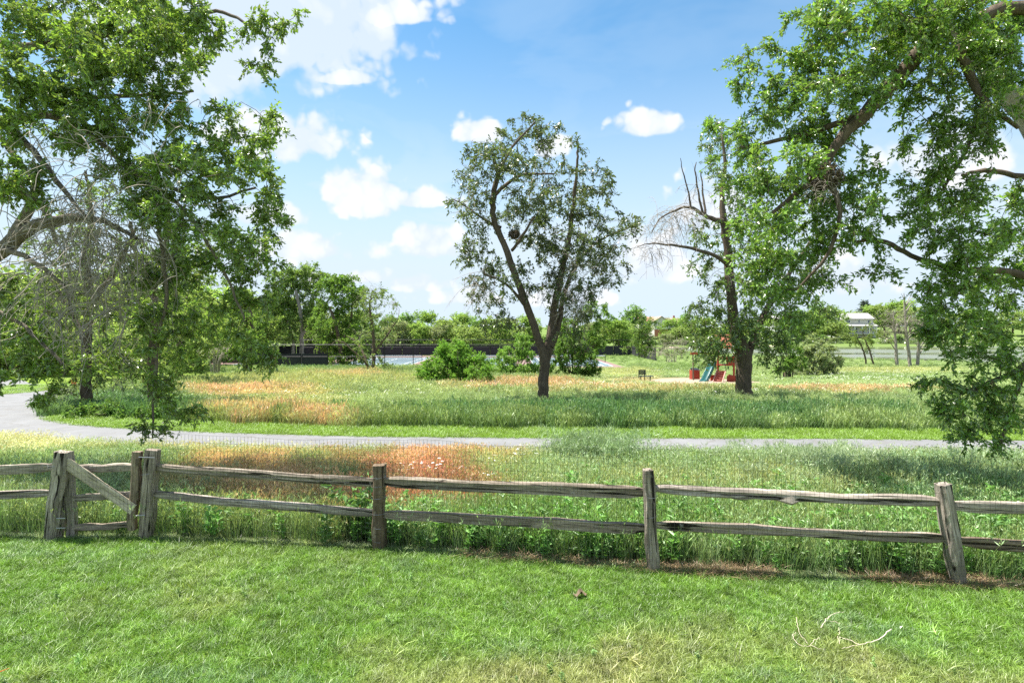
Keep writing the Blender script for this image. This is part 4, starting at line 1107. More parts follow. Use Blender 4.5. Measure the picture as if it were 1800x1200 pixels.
# px, top row, depth, kind, width factor, label
BG = [(720, 548, 128, 1, 1.1), (752, 545, 132, 0, 1.0), (785, 552, 124, 2, 1.2), (815, 548, 130, 0, 1.1), (842, 556, 126, 1, 1.1), (870, 550, 134, 2, 1.1), (900, 556, 128, 3, 1.1), (930, 552, 126, 0, 1.1), (1062, 556, 128, 2, 1.1), (1088, 558, 124, 0, 1.1),
      (735, 565, 119, 0, 1.3), (770, 568, 121, 3, 1.3), (825, 566, 119, 2, 1.3), (880, 566, 120, 0, 1.3), (985, 560, 122, 1, 1.2), (1035, 562, 120, 3, 1.2), (700, 560, 118, 3, 1.2), (678, 552, 126, 1, 1.2),
      (1112, 535, 175, 1, 1.0), (1095, 560, 150, 2, 1.2), (1135, 572, 180, 3, 1.4), (1180, 558, 205, 0, 1.2), (1195, 570, 200, 2, 1.4), (1210, 550, 235, 1, 1.2), (1240, 556, 230, 0, 1.3), (1150, 558, 285, 1, 1.2),
      (640, 545, 120, 0, 1.2), (620, 540, 118, 2, 1.2), (560, 535, 118, 3, 1.3), (470, 530, 110, 2, 1.3), (450, 500, 90, 2, 1.2), (430, 520, 105, 0, 1.4), (400, 520, 92, 2, 1.3), (350, 500, 80, 0, 1.4), (300, 500, 70, 2, 1.4), (250, 480, 62, 2, 1.5), (200, 480, 66, 0, 1.5),
      (140, 470, 55, 2, 1.5), (80, 470, 60, 0, 1.5), (20, 460, 52, 2, 1.4), (-50, 470, 56, 0, 1.5), (110, 540, 46, 2, 1.6), (30, 560, 44, 2, 1.6), (-30, 560, 46, 3, 1.6), (370, 560, 60, 0, 1.4), (330, 580, 52, 2, 1.5), (210, 570, 40, 2, 1.3), (70, 600, 48, 3, 1.6), (0, 600, 50, 2, 1.6),
      (1400, 540, 232, 1, 1.2), (1425, 545, 228, 0, 1.3), (1440, 530, 240, 1, 1.2), (1462, 538, 245, 0, 1.2), (1470, 560, 225, 2, 1.4), (1480, 548, 275, 1, 1.3), (1498, 542, 290, 2, 1.2), (1521, 525, 300, 4, 1.5), (1535, 535, 290, 0, 1.3), (1555, 528, 285, 2, 1.2),
      (1580, 526, 280, 0, 1.3), (1600, 532, 270, 2, 1.3), (1625, 545, 262, 1, 1.3), (1650, 540, 270, 0, 1.3), (1680, 545, 265, 2, 1.3), (1710, 540, 268, 0, 1.3), (1740, 545, 262, 1, 1.3), (1780, 540, 260, 2, 1.3), (1820, 540, 262, 0, 1.3),
      (1490, 590, 222, 2, 1.6), (1450, 588, 216, 1, 1.8), (1555, 580, 226, 3, 1.7), (1578, 588, 214, 1, 1.6), (1640, 580, 222, 3, 1.6), (1600, 584, 228, 2, 1.5), (1350, 560, 225, 0, 1.3), (1320, 555, 230, 2, 1.3), (1285, 556, 228, 1, 1.3), (1700, 582, 224, 0, 1.6), (1760, 580, 222, 2, 1.6), (1465, 592, 213, 3, 2.0), (1505, 596, 212, 0, 1.9), (1530, 594, 214, 1, 1.9), (1565, 597, 211, 2, 2.0), (1620, 592, 213, 1, 2.0), (1425, 592, 212, 2, 2.0), (1380, 590, 214, 0, 2.0), (1240, 590, 216, 2, 2.0), (1205, 592, 214, 1, 2.0), (1270, 588, 215, 0, 2.0), (1170, 585, 190, 3, 1.8)]
KN = ['mid green', 'dark green', 'yellow green', 'grey green', 'dark conifer']
used = {}
WHERE = []
for i, (px, top, Yb, k, wf) in enumerate(BG):
    q = at(px, top, Yb); z0_ = gz(q[0], Yb) - .2; H_ = max(2.2, q[2] - z0_)
    region = ('far left beyond the path bend' if px < 300 else 'behind the bare shrub on the left' if px < 480 else 'left of the tennis court' if px < 690 else 'behind the tennis court, left of the centre tree' if px < 960 else 'behind the tennis court, right of the centre tree' if px < 1105
              else 'beside the cream gabled house' if px < 1260 else 'behind the playground tree' if px < 1380 else 'on the far shore left of the house' if px < 1490 else 'behind the house across the lake' if (px < 1600 and top < 560) else 'on the far shore below the house' if px < 1600 else 'on the far shore right of the house')
    size = 'tall' if H_ > 11 else 'medium' if H_ > 7 else 'small'
    lab = f'{size} {KN[k]} tree {region}'
    WHERE.append(lab)
    s_h = H_ / 10.0
    if k not in used:
        r_ = KINDS[k].build('conifer_tree' if k == 4 else 'broadleaf_tree', lab, M['bark'], 'tree', 'background trees', leafmat=M['far_leaf'])
        used[k] = r_; r_.location = (q[0], Yb, z0_); r_.scale = (s_h * wf, s_h * wf, s_h); r_.rotation_euler = (0, 0, rnd.random() * 6.3)
    else:
        copy_tree(used[k], (q[0], Yb, z0_), (s_h * wf, s_h * wf, s_h), rnd.random() * 6.3, lab, 'background trees')
# distinguish the equal ones by order from left to right
from collections import defaultdict
byl = defaultdict(list)
for o in [o for o in COL.objects if o.get('group') == 'background trees']: byl[o['label']].append(o)
ORD = ['leftmost', 'second from left', 'third from left', 'fourth from left', 'fifth from left', 'sixth from left', 'seventh from left']
for lab, os_ in byl.items():
    if len(os_) > 1:
        os_.sort(key=lambda o: o.location[0] / o.location[1])
        for j, o in enumerate(os_): o['label'] = ORD[j] + ' ' + lab

# low far shore shrubs
sh = Tree(120, leaf=.5, lw=.6, col=(.11, .17, .05), warm=.3)
rng = np.random.default_rng(3)
for k in range(330):
    a_ = rng.uniform(.05, 3.09); q_ = (abs(math.cos(a_)) ** 4 + abs(math.sin(a_)) ** 4) ** -.25; x_ = 163 + 126 * q_ * math.cos(a_); y_ = 146 + 62.5 * q_ * math.sin(a_) + rng.uniform(0, 6)
    if y_ < 150: continue
    z_ = gz(x_, y_); r2 = rng.uniform(.6, 1.6); n_ = 90
    p_ = np.array((x_, y_, z_ + r2 * .4)) + rng.normal(size=(n_, 3)) * np.array((r2 * .8, r2 * .5, r2 * .4))
    sh.leaves(p_, rng.normal(size=(n_, 3)), rng.uniform(.7, 2.0))
tag(mk('shore_shrubs', np.vstack(sh.lv), np.vstack(sh.lq), None, M['leaf'], np.vstack(sh.lc)), 'low green shrubs and reeds along the far lake shore', 'shrubs', kind='stuff')
V = []; F = []
for k in range(121):
    a_ = .02 + 3.1 * k / 120; c_, s2 = math.cos(a_), math.sin(a_)
    wv = 1 + .02 * math.sin(k * .9)
    for rr in (.985, 1.035): q_ = (abs(c_) ** 4 + abs(s2) ** 4) ** -.25; V.append((163 + 118 * rr * wv * c_ * q_, 146 + 58.5 * rr * wv * s2 * q_, LAKE_Z + (-.1 if rr < 1 else .25)))
for k in range(120): F.append((2 * k, 2 * k + 1, 2 * k + 3, 2 * k + 2))
tag(mk('lake_beach', V, F, None, M['beach'], None, True), kind='structure')


# ------------------------------------------------------------------ far houses
def gable_roof(mb, x0, x1, y0, y1, z, rise, ov=.5, along='x'):
    if along == 'x':
        ym = (y0 + y1) / 2
        poly = [(x0 - ov, y0 - ov, z), (x1 + ov, y0 - ov, z), (x1 + ov, ym, z + rise), (x0 - ov, ym, z + rise), (x0 - ov, y1 + ov, z), (x1 + ov, y1 + ov, z)]
        t_ = .22
        vs = poly + [(a, b, c - t_) for a, b, c in poly]
        mb.add(vs, [(0, 1, 2, 3), (3, 2, 5, 4), (6, 9, 8, 7), (9, 10, 11, 8), (0, 6, 7, 1), (4, 5, 11, 10), (0, 3, 9, 6), (3, 4, 10, 9), (1, 7, 8, 2), (2, 8, 11, 5)])
    else:
        xm = (x0 + x1) / 2; t_ = .22
        poly = [(x0 - ov, y0 - ov, z), (x0 - ov, y1 + ov, z), (xm, y1 + ov, z + rise), (xm, y0 - ov, z + rise), (x1 + ov, y0 - ov, z), (x1 + ov, y1 + ov, z)]
        vs = poly + [(a, b, c - t_) for a, b, c in poly]
        mb.add(vs, [(0, 1, 2, 3), (3, 2, 5, 4), (6, 9, 8, 7), (9, 10, 11, 8), (0, 6, 7, 1), (4, 5, 11, 10), (0, 3, 9, 6), (3, 4, 10, 9), (1, 7, 8, 2), (2, 8, 11, 5)])


def window(r_, x, z, w_, h_, y=0, trim='white'):
    f = MB()
    t_ = .1
    f.box(x - w_ / 2 - t_, x + w_ / 2 + t_, y - .07, y + .02, z - t_, z)
    f.box(x - w_ / 2 - t_, x + w_ / 2 + t_, y - .07, y + .02, z + h_, z + h_ + t_)
    f.box(x - w_ / 2 - t_, x - w_ / 2, y - .07, y + .02, z, z + h_)
    f.box(x + w_ / 2, x + w_ / 2 + t_, y - .07, y + .02, z, z + h_)
    f.box(x - .03, x + .03, y - .06, y + .0, z, z + h_)
    wf = f.build('window', M[trim], r_)
    MB().box(x - w_ / 2, x + w_ / 2, y - .03, y + .01, z, z + h_).build('pane', M['glass'], wf)


Yh = 250; hx = at(1510, 0, Yh)[0]; hz_ = at(0, 583, Yh)[2]
r_ = thing('lake_house', (hx, Yh, hz_), 'two storey pale house with grey roof and porch across the lake', 'house')
bd = MB(); bd.box(-6.2, 6.2, 0, 9, -2.5, 5.6); bd.add([(-6.2, 0, 5.6), (-6.2, 9, 5.6), (-6.2, 4.5, 8.0), (6.2, 0, 5.6), (6.2, 9, 5.6), (6.2, 4.5, 8.0)], [(0, 1, 2), (3, 5, 4), (0, 2, 5, 3), (1, 4, 5, 2)])
bd.build('wall', M['siding'], r_)
rf = MB(); gable_roof(rf, -6.2, 6.2, 0, 9, 5.75, 2.6); rf.build('roof', M['roof_grey'], r_)
MB().box(-9.5, -6.21, 2, 8, -2.5, 2.6).build('garage_wall', M['siding_white'], r_)
g = MB(); gable_roof(g, -9.5, -6.6, 2, 8, 2.7, 1.2, .4, 'x'); g.build('garage_roof', M['roof_grey'], r_)
MB().box(6.21, 9.2, 3, 8, -2.5, 2.6).build('annex_wall', M['siding_white'], r_)
g = MB(); gable_roof(g, 6.7, 9.2, 3, 8, 2.7, 1.4, .4, 'x'); g.build('annex_roof', M['roof_grey'], r_)
g = MB(); g.add([(-6.9, -2.6, 2.6), (6.9, -2.6, 2.6), (6.9, 0, 3.5), (-6.9, 0, 3.5), (-6.9, -2.6, 2.4), (6.9, -2.6, 2.4), (6.9, 0, 3.3), (-6.9, 0, 3.3)], [(0, 1, 2, 3), (7, 6, 5, 4), (0, 4, 5, 1), (1, 5, 6, 2), (2, 6, 7, 3), (3, 7, 4, 0)])
g.build('porch_roof', M['roof_grey'], r_)
for xx in (-6.3, -3.2, 0, 3.2, 6.3): MB().box(xx - .16, xx + .16, -2.4, -2.1, -.8, 2.45).build('porch_post', M['white'], r_)
MB().box(-6.8, 6.8, -2.5, -.02, -1.0, -.8).build('deck', M['siding_white'], r_)
for xx in (-4.6, 0, 4.4): window(r_, xx, 3.9, 1.3 if xx else .7, 1.2, -.02)
for xx, ww in ((-4.6, 1.8), (-1.5, 1.6), (1.6, 1.6), (4.6, 1.6)): window(r_, xx, -.2, ww, 1.9, -.02)
window(r_, 7.8, .4, 1.2, 1.3, 2.98); window(r_, -7.9, .4, 1.2, 1.3, 1.98)

Yh = 240; hx = at(1163, 0, Yh)[0]; hz_ = at(0, 578, Yh)[2]
r_ = thing('gabled_house', (hx, Yh, hz_), 'cream gabled house with brick base and brown roof beyond the court corner', 'house')
bd = MB(); bd.prism([(-3, -3.5), (3, -3.5), (3, 3.0), (0, 5.3), (-3, 3.0)], 0, 10); bd.build('wall', M['siding'], r_)
g = MB(); gable_roof(g, -3, 3, 0, 10, 3.05, 2.4, .4, 'y'); g.build('roof', M['roof_brown'], r_)
MB().box(-3.05, 3.05, -.06, -.005, -3.5, -.2).build('brick_base', M['brick'], r_)
window(r_, 0.4, .4, .9, 1.7, -.08)
MB().box(3.01, 9, 3, 10, -3.5, 2.4).build('wing_wall', M['siding'], r_)
g = MB(); gable_roof(g, 3.4, 9, 3, 10, 2.5, 2.3, .4, 'x'); g.build('wing_roof', M['roof_brown'], r_)
window(r_, 6, -.2, 1.4, 1.3, 2.9)
MB().box(6.6, 7.3, 6, 6.7, 4.0, 5.8).build('chimney', M['brick'], r_)
Yh = 262; hx = at(1146, 0, Yh)[0]; hz_ = at(0, 575, Yh)[2]
r_ = thing('tile_roofed_house', (hx, Yh, hz_), 'red tile roofed house peeking out behind the cream gabled house', 'house')
MB().box(-6, 6, 0, 9, -5, 2.6).build('wall', M['siding'], r_)
g = MB(); gable_roof(g, -6, 6, 0, 9, 2.7, 2.2); g.build('roof', M['roof_red'], r_)
window(r_, -3, 0, 1.4, 1.3, -.02); window(r_, 3, 0, 1.4, 1.3, -.02)
Yh = 236; hx = at(1388, 0, Yh)[0]; hz_ = at(0, 572, Yh)[2]
r_ = thing('roofed_house', (hx, Yh, hz_), 'white house with grey roof half hidden behind the thick trunked tree', 'house')
MB().box(-6, 6, 0, 9, -5, 2.2).build('wall', M['siding_white'], r_)
g = MB(); gable_roof(g, -6, 6, 0, 9, 2.3, 2.8); g.build('roof', M['roof_grey'], r_)
window(r_, -3, -.4, 1.4, 1.3, -.02); window(r_, 3, -.4, 1.4, 1.3, -.02)
for (pa, pb, row, Yw, lab) in ((1560, 1625, 594, 216, 'tan stone retaining wall on the far shore right of the white house'), (1590, 1700, 603, 209, 'long low stone wall right at the far water edge')):
    xa = at(pa, 0, Yw)[0]; xb = at(pb, 0, Yw)[0]; zz = at(0, row, Yw)[2]
    r_ = thing('retaining_wall', (xa, Yw, zz), lab, 'wall')
    L_ = xb - xa; k = 0; x_ = 0
    proto_s = None
    while x_ < L_:
        wv = rnd.uniform(1.6, 2.6)
        MB().box(x_ + .03, x_ + wv - .03, rnd.uniform(-.08, .05), 1, -2.2, rnd.uniform(-.12, .08)).build('stone', M['stone'], r_)
        x_ += wv

# ------------------------------------------------------------------ playground
Yp = 36.7; k_ = Yp / FPX
def PP(px, py, off=0):   # local point in the playset frame (origin at 1275,672)
    return at(px, py, Yp + off) - at(1275, 672, Yp)


org = at(1275, 672, Yp)
r_ = thing('playset', (org[0], Yp, org[2]), 'red wooden playset with green slide, ladder ramp and orange canvas roof', 'playset')
for (px, off) in ((1262, 0), (1290, 0), (1262, 1.1), (1290, 1.1)):
    MB().bar(PP(px, 674, off), PP(px, 600, off), .10).build('post', M['red_wood'], r_)
MB().box(PP(1261, 0)[0], PP(1291, 0)[0], -.06, 1.16, PP(0, 641)[2] - .05, PP(0, 641)[2]).build('deck', M['red_wood'], r_)
for (a_, b_) in ((1277, 1280), (1280.5, 1283.5), (1284, 1287), (1287.5, 1290)):
    MB().bar(PP((a_ + b_) / 2, 641, -.07), PP((a_ + b_) / 2, 628, -.07), (b_ - a_) * k_, .03, (0, 1, 0)).build('railing_slat', M['red_wood'], r_)
MB().bar(PP(1262, 628, -.08), PP(1290, 628, -.08), .06, .08).build('top_rail', M['red_wood'], r_)
MB().bar(PP(1276, 641, -.08), PP(1291, 641, -.08), .05, .12).build('bottom_rail', M['red_wood'], r_)
MB().box(PP(1250, 0)[0], PP(1261.5, 0)[0], .1, .16, 0, PP(0, 659)[2]).build('lower_panel', M['red_wood'], r_)
MB().box(PP(1277, 0)[0], PP(1292, 0)[0], -.1, -.055, 0, PP(0, 660)[2]).build('lower_panel', M['red_wood'], r_)
MB().box(PP(1292, 0)[0], PP(1292, 0)[0] + .05, -.05, 1.15, 0, PP(0, 660)[2]).build('lower_panel', M['red_wood'], r_)
# roof: sloped canvas
xl, xr_, zt, zb = PP(1256, 0)[0], PP(1296, 0)[0], PP(0, 588)[2], PP(0, 612)[2]
MB().add([(xl, -.2, zb), (xr_, -.2, zb), (xr_, .55, zt), (xl, .55, zt), (xl, 1.3, zb), (xr_, 1.3, zb)] + [(xl, -.2, zb - .03), (xr_, -.2, zb - .03), (xr_, .55, zt - .04), (xl, .55, zt - .04), (xl, 1.3, zb - .03), (xr_, 1.3, zb - .03)],
         [(0, 1, 2, 3), (3, 2, 5, 4), (9, 8, 7, 6), (10, 11, 8, 9), (0, 6, 7, 1), (4, 5, 11, 10), (0, 3, 9, 6), (3, 4, 10, 9), (1, 7, 8, 2), (2, 8, 11, 5)]).build('roof', M['orange_roof'], r_)
# slide: a curved channel running out to the lower left
cen = catmull([(1255, 638), (1251, 645), (1246, 656), (1241, 667), (1236, 673)], 6)
V = []; F = []
prof = [(-.27, .14), (-.24, .15), (-.22, .03), (-.1, 0), (.1, 0), (.22, .03), (.24, .15), (.27, .14), (.25, -.03), (-.25, -.03)]
for i, c_ in enumerate(cen):
    d = cen[min(i + 1, len(cen) - 1)] - cen[max(i - 1, 0)]; d = np.array((d[0], -d[1])); d /= np.linalg.norm(d)
    nrm = Vector((-d[1], 0, d[0])) * (1 if d[0] < 0 else 1)
    if nrm.z < 0: nrm = -nrm
    p = PP(c_[0], c_[1], -.15 - i * .045)
    sdv = Vector((.88, -.47, 0)).normalized()
    for (s1, s2) in prof: V.append(tuple(p + sdv * s1 * .66 + nrm * s2))
n_ = len(prof)
for i in range(len(cen) - 1):
    F += [(i * n_ + k, i * n_ + (k + 1) % n_, (i + 1) * n_ + (k + 1) % n_, (i + 1) * n_ + k) for k in range(n_)]
mk('slide', V, F, None, M['green_plastic'], None, True, r_)
# ladder ramp
for (a_, b_) in (((1252.5, 672.5), (1260.5, 650)), ((1269, 673), (1276, 651))):
    MB().bar(PP(*a_, -1.0), PP(*b_, -.12), .05, .1).build('ladder_rail', M['ramp'], r_)
c4 = [PP(1254, 674, -.97), PP(1269, 674, -.97), PP(1275.5, 651.5, -.08), PP(1260.5, 651.5, -.08)]
MB().add([tuple(p) for p in c4] + [tuple(p + Vector((0, .02, -.02))) for p in c4], [(0, 1, 2, 3), (7, 6, 5, 4), (0, 4, 5, 1), (1, 5, 6, 2), (2, 6, 7, 3), (3, 7, 4, 0)]).build('ramp_board', M['ramp'], r_)
for i in range(6):
    t_ = (i + .5) / 6
    pa = PP(1253, 672, -1.0).lerp(PP(1260.8, 650.5, -.12), t_); pb = PP(1269.3, 672.5, -1.0).lerp(PP(1276, 651.2, -.12), t_)
    MB().bar(pa, pb, .06, .07).build('rung', M['red_wood'], r_)
# swing beam and its frame
MB().bar(PP(1214, 621, .5), PP(1262, 621, .5), .12, .14).build('swing_beam', M['red_wood'], r_)
MB().bar(PP(1218, 621, .5), PP(1219, 673, .5), .07).build('swing_leg', M['wood_dark'], r_)
for px in (1228, 1234): MB().tube([PP(px, 622, .5), PP(px, 652, .5)], .010, 4).build('swing_rope', M['steel'], r_)

q = at(1221, 663.5, 38.4)
r_ = thing('litter_bin', (q[0], 38.4, gz(q[0], 38.4)), 'square red litter bin with slanted dark lid left of the slide', 'bin')
hb = .62
for k in range(5): MB().box(-.27 + k * .108, -.27 + k * .108 + .098, -.28, -.25, .03, hb).build('slat', M['red_wood'], r_)
MB().box(-.27, .27, -.245, .27, .0, hb - .01).build('body', M['red_wood'], r_)
MB().add([(-.2, -.2, hb + .02), (.3, -.2, hb + .02), (.3, .25, hb + .13), (-.2, .25, hb + .13), (-.2, -.2, hb), (.3, -.2, hb), (.3, .25, hb), (-.2, .25, hb)], [(0, 1, 2, 3), (7, 6, 5, 4), (0, 4, 5, 1), (1, 5, 6, 2), (2, 6, 7, 3), (3, 7, 4, 0)]).build('lid', M['black_metal'], r_)

# bench seen from its end, facing right
Yb = 39.5; q = at(1134, 668, Yb); kb = Yb / FPX
r_ = thing('park_bench', (q[0], Yb, q[2]), 'dark green park bench standing alone in the grass', 'bench', rotz=R(-8))
for i in range(3): MB().box(-.43, .08, .28 + .0, .31, .37 + i * .115, .37 + i * .115 + .10).build('back_slat', M['dark_green'], r_)
for i in range(4): MB().box(-.42, .55, -.2 + i * .12, -.2 + i * .12 + .105, .26, .30).build('seat_slat', M['dark_green'], r_)
for xx in (-.30, .34):
    MB().box(xx - .035, xx + .035, -.1, -.03, -.06, .257).build('leg', M['black_metal'], r_)
for xx in (-.40, .0): MB().bar((xx, .25, -.06), (xx, .35, .70), .06).build('back_post', M['black_metal'], r_)

# orange marker by the path on the left
q = at(131, 681, 29); gz_ = gz(q[0], 29)
r_ = thing('marker_sign', (q[0], 29, gz_), 'small orange marker sign behind the left trees', 'sign')
MB().box(-.03, .03, -.02, .02, -.1, .75).build('post', M['wood'], r_)
MB().box(-.13, .13, -.045, -.021, .30, .68).build('panel', M['orange_sign'], r_)

# ------------------------------------------------------------------ foreground fence
def plank(name, a, b, w_, h_, seed, mat, parent, ends=.55, n=26, rough=1.0, sag=0.0, knots=()):
    """split timber from a to b; local z runs along its length"""
    a = Vector(a); b = Vector(b); L = (b - a).length
    rg = np.random.default_rng(seed)
    prof = np.array([(-.5, -.36), (-.40, -.5), (.0, -.47), (.42, -.5), (.5, -.30), (.46, .05), (.5, .36), (.36, .5), (.02, .45), (-.38, .5), (-.5, .3), (-.45, 0)])
    m = len(prof); prof = prof + rg.normal(size=prof.shape) * .05
    tt = np.linspace(0, 1, n)
    V = []
    wob = [np.interp(tt, np.linspace(0, 1, 7), rg.normal(size=7)) for _ in range(4)]
    for i, t_ in enumerate(tt):
        e = min(t_, 1 - t_) * L; taper = ends + (1 - ends) * min(1, e / .22)
        sx = w_ * taper * (1 + .08 * wob[0][i]); sy = h_ * taper * (1 + .08 * wob[1][i])
        ox = wob[2][i] * .006 * rough; oy = wob[3][i] * .007 * rough - sag * 4 * t_ * (1 - t_)
        for j, (u_, v_) in enumerate(prof):
            jj = rg.normal() * .022
            kx = 0
            for (kt, ks, kj) in knots:
                kx += ks * math.exp(-((t_ - kt) * L / .07) ** 2) * max(0, math.cos((j - kj) / m * 2 * math.pi))
            V.append((u_ * sx * (1 + jj + kx) + ox, v_ * sy * (1 + jj + kx) + oy, t_ * L))
    q = [(i * m + k, i * m + (k + 1) % m, (i + 1) * m + (k + 1) % m, (i + 1) * m + k) for i in range(n - 1) for k in range(m)]
    c0_ = len(V); V.append((0, 0, -.005)); V.append((0, 0, L + .005))
    T_ = [(c0_, (k + 1) % m, k) for k in range(m)] + [(c0_ + 1, (n - 1) * m + k, (n - 1) * m + (k + 1) % m) for k in range(m)]
    o = mk(name, V, q, T_, mat, None, False, parent)
    z = (b - a).normalized(); up = Vector((0, 0, 1)) if abs(z.z) < .9 else Vector((0, -1, 0))
    x = up.cross(z).normalized(); y = z.cross(x)
    Mx = Matrix((x, y, z)).transposed().to_4x4(); Mx.translation = a - (parent.location if parent else Vector())
    o.matrix_basis = Mx
    return o


def fd(px):        # depth of the fence line at a photo column
    xs = [-800, -265, 100, 265, 666, 1143, 1680, 2280]; ys = [8.5, 7.9, 7.66, 7.68, 7.33, 6.67, 6.3, 5.95]
    return float(np.interp(px, xs, ys))


def post(par, top, bot, w_, seed, mat='wood', label=None, dpt=0.0, hm=1.0):
    a = at(bot[0], bot[1], fd(bot[0]) + dpt); b = at(top[0], top[1], fd(bot[0]) + dpt)
    a = a + (a - b).normalized() * .12
    o = plank('post', a, b, w_, w_ * hm, seed, M[mat], par, ends=.93, n=18)
    if label: o['label'] = label
    # mortise slots are not cut; dark plates on the gate stile paint their shade
    return o


fen = thing('split_rail_fence', (1.62, 6.67, 0), 'weathered split rail fence with wire mesh running right from the gate', 'fence')
post(fen, (268, 790), (256, 950), .165, 1, 'wood')
post(fen, (666, 817), (667, 967), .16, 2, 'wood_dark', 'darkest upright post of the fence, left of centre')
post(fen, (1138, 825), (1146, 1005), .135, 3, 'wood')
post(fen, (1656, 850), (1686, 1032), .15, 4, 'wood', 'post leaning hard to the left at the right end')
post(fen, (2290, 880), (2285, 1062), .15, 5)
def rail(par, a, b, h_, seed, mat='wood', w_=.075, knots=(), off=0.02):
    return plank('rail', at(a[0], a[1], fd(a[0]) + off), at(b[0], b[1], fd(b[0]) + off), w_, h_, seed, M[mat], par, sag=.01, knots=knots, n=40)
rail(fen, (262, 819), (670, 849), .105, 11)
rail(fen, (262, 868), (670, 903), .10, 12)
rail(fen, (672, 845), (1140, 865), .135, 13, w_=.09)
rail(fen, (672, 902), (1142, 927), .10, 14)
rail(fen, (1143, 859), (1662, 882), .10, 15, knots=((.32, .7, 3), (.48, .9, 1)))
rail(fen, (1145, 923), (1672, 947), .105, 16)
rail(fen, (1662, 886), (2290, 902), .105, 17)
rail(fen, (1680, 951), (2290, 975), .11, 18, 'wood_dark')
fl = thing('split_rail_fence', (-9.2, 7.9, 0), 'weathered split rail fence running off the left edge beyond the gate', 'fence')
post(fl, (112, 793), (92, 950), .175, 6, 'wood', 'post leaning right beside the gate')
post(fl, (-270, 790), (-268, 940), .16, 7)
rail(fl, (-266, 834), (100, 822), .12, 21)
rail(fl, (-266, 878), (96, 866), .10, 22)
post(fl, (-655, 790), (-650, 930), .16, 8)
rail(fl, (-650, 832), (-268, 834), .11, 23)
rail(fl, (-650, 874), (-268, 878), .10, 24)

gt = thing('wooden_gate', (-5.4, 7.6, 0), 'small weathered wooden gate with diagonal board, sagging between two posts', 'gate')
GD = 7.62
def gp(px, py, off=0): return at(px, py, GD + off)
plank('stile', gp(126, 950, .12), gp(120, 796, .12), .12, .10, 31, M['wood'], gt, ends=.95, n=14)
plank('stile', gp(234, 930, .02), gp(243, 793, .02), .10, .10, 32, M['wood_dark'], gt, ends=.95, n=14)
plank('rail', gp(122, 824, .12), gp(238, 821, .06), .05, .10, 33, M['wood'], gt, ends=.9)
plank('rail', gp(122, 876, .12), gp(238, 868, .06), .05, .10, 34, M['wood'], gt, ends=.9)
plank('rail', gp(118, 928, .12), gp(238, 921, .06), .05, .09, 35, M['wood'], gt, ends=.95)
o = plank('brace', gp(116, 812, .02), gp(235, 895, -.03), .03, .15, 36, M['wood_pale'], gt, ends=.97, rough=.3)
o['label'] = 'pale newer diagonal board'
for (px, py, e) in ((106, 911, 0), (106, 928, 0), (246, 906, 0)):
    h = MB(); h.tube([gp(px - 7, py, -.06) - gt.location, gp(px + 9, py - .5, -.05) - gt.location], .008, 6); h.build('hinge', M['steel'], gt)
for py in (812, 872): MB().box(-.018, .018, -.004, .0, -.05, .05, Matrix.Translation(gp(241, py, -.045) - gt.location)).build('mortise_shade', M['bark'], gt)  # no slot is cut: thin dark plates stand for the shade inside it
h = MB(); h.tube([gp(244, 803, -.05) - gt.location, gp(272, 804, -.09) - gt.location], .006, 5); h.build('latch', M['steel'], gt)

# welded wire mesh stapled to the house side of the posts
def wire_mesh(par, cols, H0=.02, H1=1.42, name='wire_mesh', cut=None, dz=0.0):
    V = []; F = []
    rg = np.random.default_rng(9)
    pts = [(at(c, 0, fd(c))[0], fd(c) - .10) for c in cols]
    X = np.array(pts)
    seg = np.linalg.norm(np.diff(X, axis=0), axis=1); tot = seg.sum(); cum = np.concatenate([[0], np.cumsum(seg)])
    loc = np.array(par.location)
    def P(s_, z):
        x_ = np.interp(s_, cum, X[:, 0]); y_ = np.interp(s_, cum, X[:, 1])
        b_ = .02 * math.sin(s_ * 1.9 + 1) + .015 * math.sin(s_ * 4.3 + z * 3)
        return np.array((x_ + .006 * math.sin(z * 9 + s_ * 5), y_ + b_ * z, z + .012 * math.sin(s_ * 2.1) + .01 * math.sin(s_ * 5.1)))
    def wire(pl_, r=.0014):
        A = np.array(pl_) - loc; b_ = len(V)
        for p in A:
            V.extend([tuple(p + np.array((r, 0, r * .6))), tuple(p + np.array((-r, 0, r * .6))), tuple(p + np.array((0, r * 1.2, -r)))])
        for i in range(len(A) - 1):
            for k in range(3): F.append((b_ + i * 3 + k, b_ + i * 3 + (k + 1) % 3, b_ + i * 3 + 3 + (k + 1) % 3, b_ + i * 3 + 3 + k))
    s_ = 0
    while s_ < tot:
        wire([P(s_, H0 + (H1 - H0) * t_) for t_ in np.linspace(0, 1, 5)]); s_ += .0508
    z = H0
    while z <= H1 + .001:
        m_ = int(tot / .12) + 2
        wire([P(a_, z) for a_ in np.linspace(0, tot, m_)], .0015); z += .1
    tag(mk(name, V, F, None, M['wire'], None, False, par), kind='stuff')


wire_mesh(fen, [262, 400, 550, 666, 820, 1000, 1143, 1400, 1680, 2280])
wire_mesh(fl, [-800, -500, -265, 0, 98], H1=1.02)
wire_mesh(gt, [112, 175, 244], H0=.3, H1=1.0)
# strands of wire wrapped round posts
for (px, rows, w_) in ((666, (836, 852, 874, 902, 926, 948), .17), (262, (800, 830), .17), (100, (815, 818), .18), (1143, (870, 905), .145)):
    for i, rw in enumerate(rows):
        p = at(px, rw, fd(px)); m_ = []
        par = fl if px == 100 else fen
        for k in range(13):
            a_ = k / 12 * 2 * math.pi
            m_.append(Vector((p[0] + math.cos(a_) * w_ * .56, p[1] + math.sin(a_) * w_ * .56, p[2] + .012 * math.sin(a_ + i))) - par.location)
        MB().tube(m_, .0022, 4).build('wire_tie', M['steel'], par)

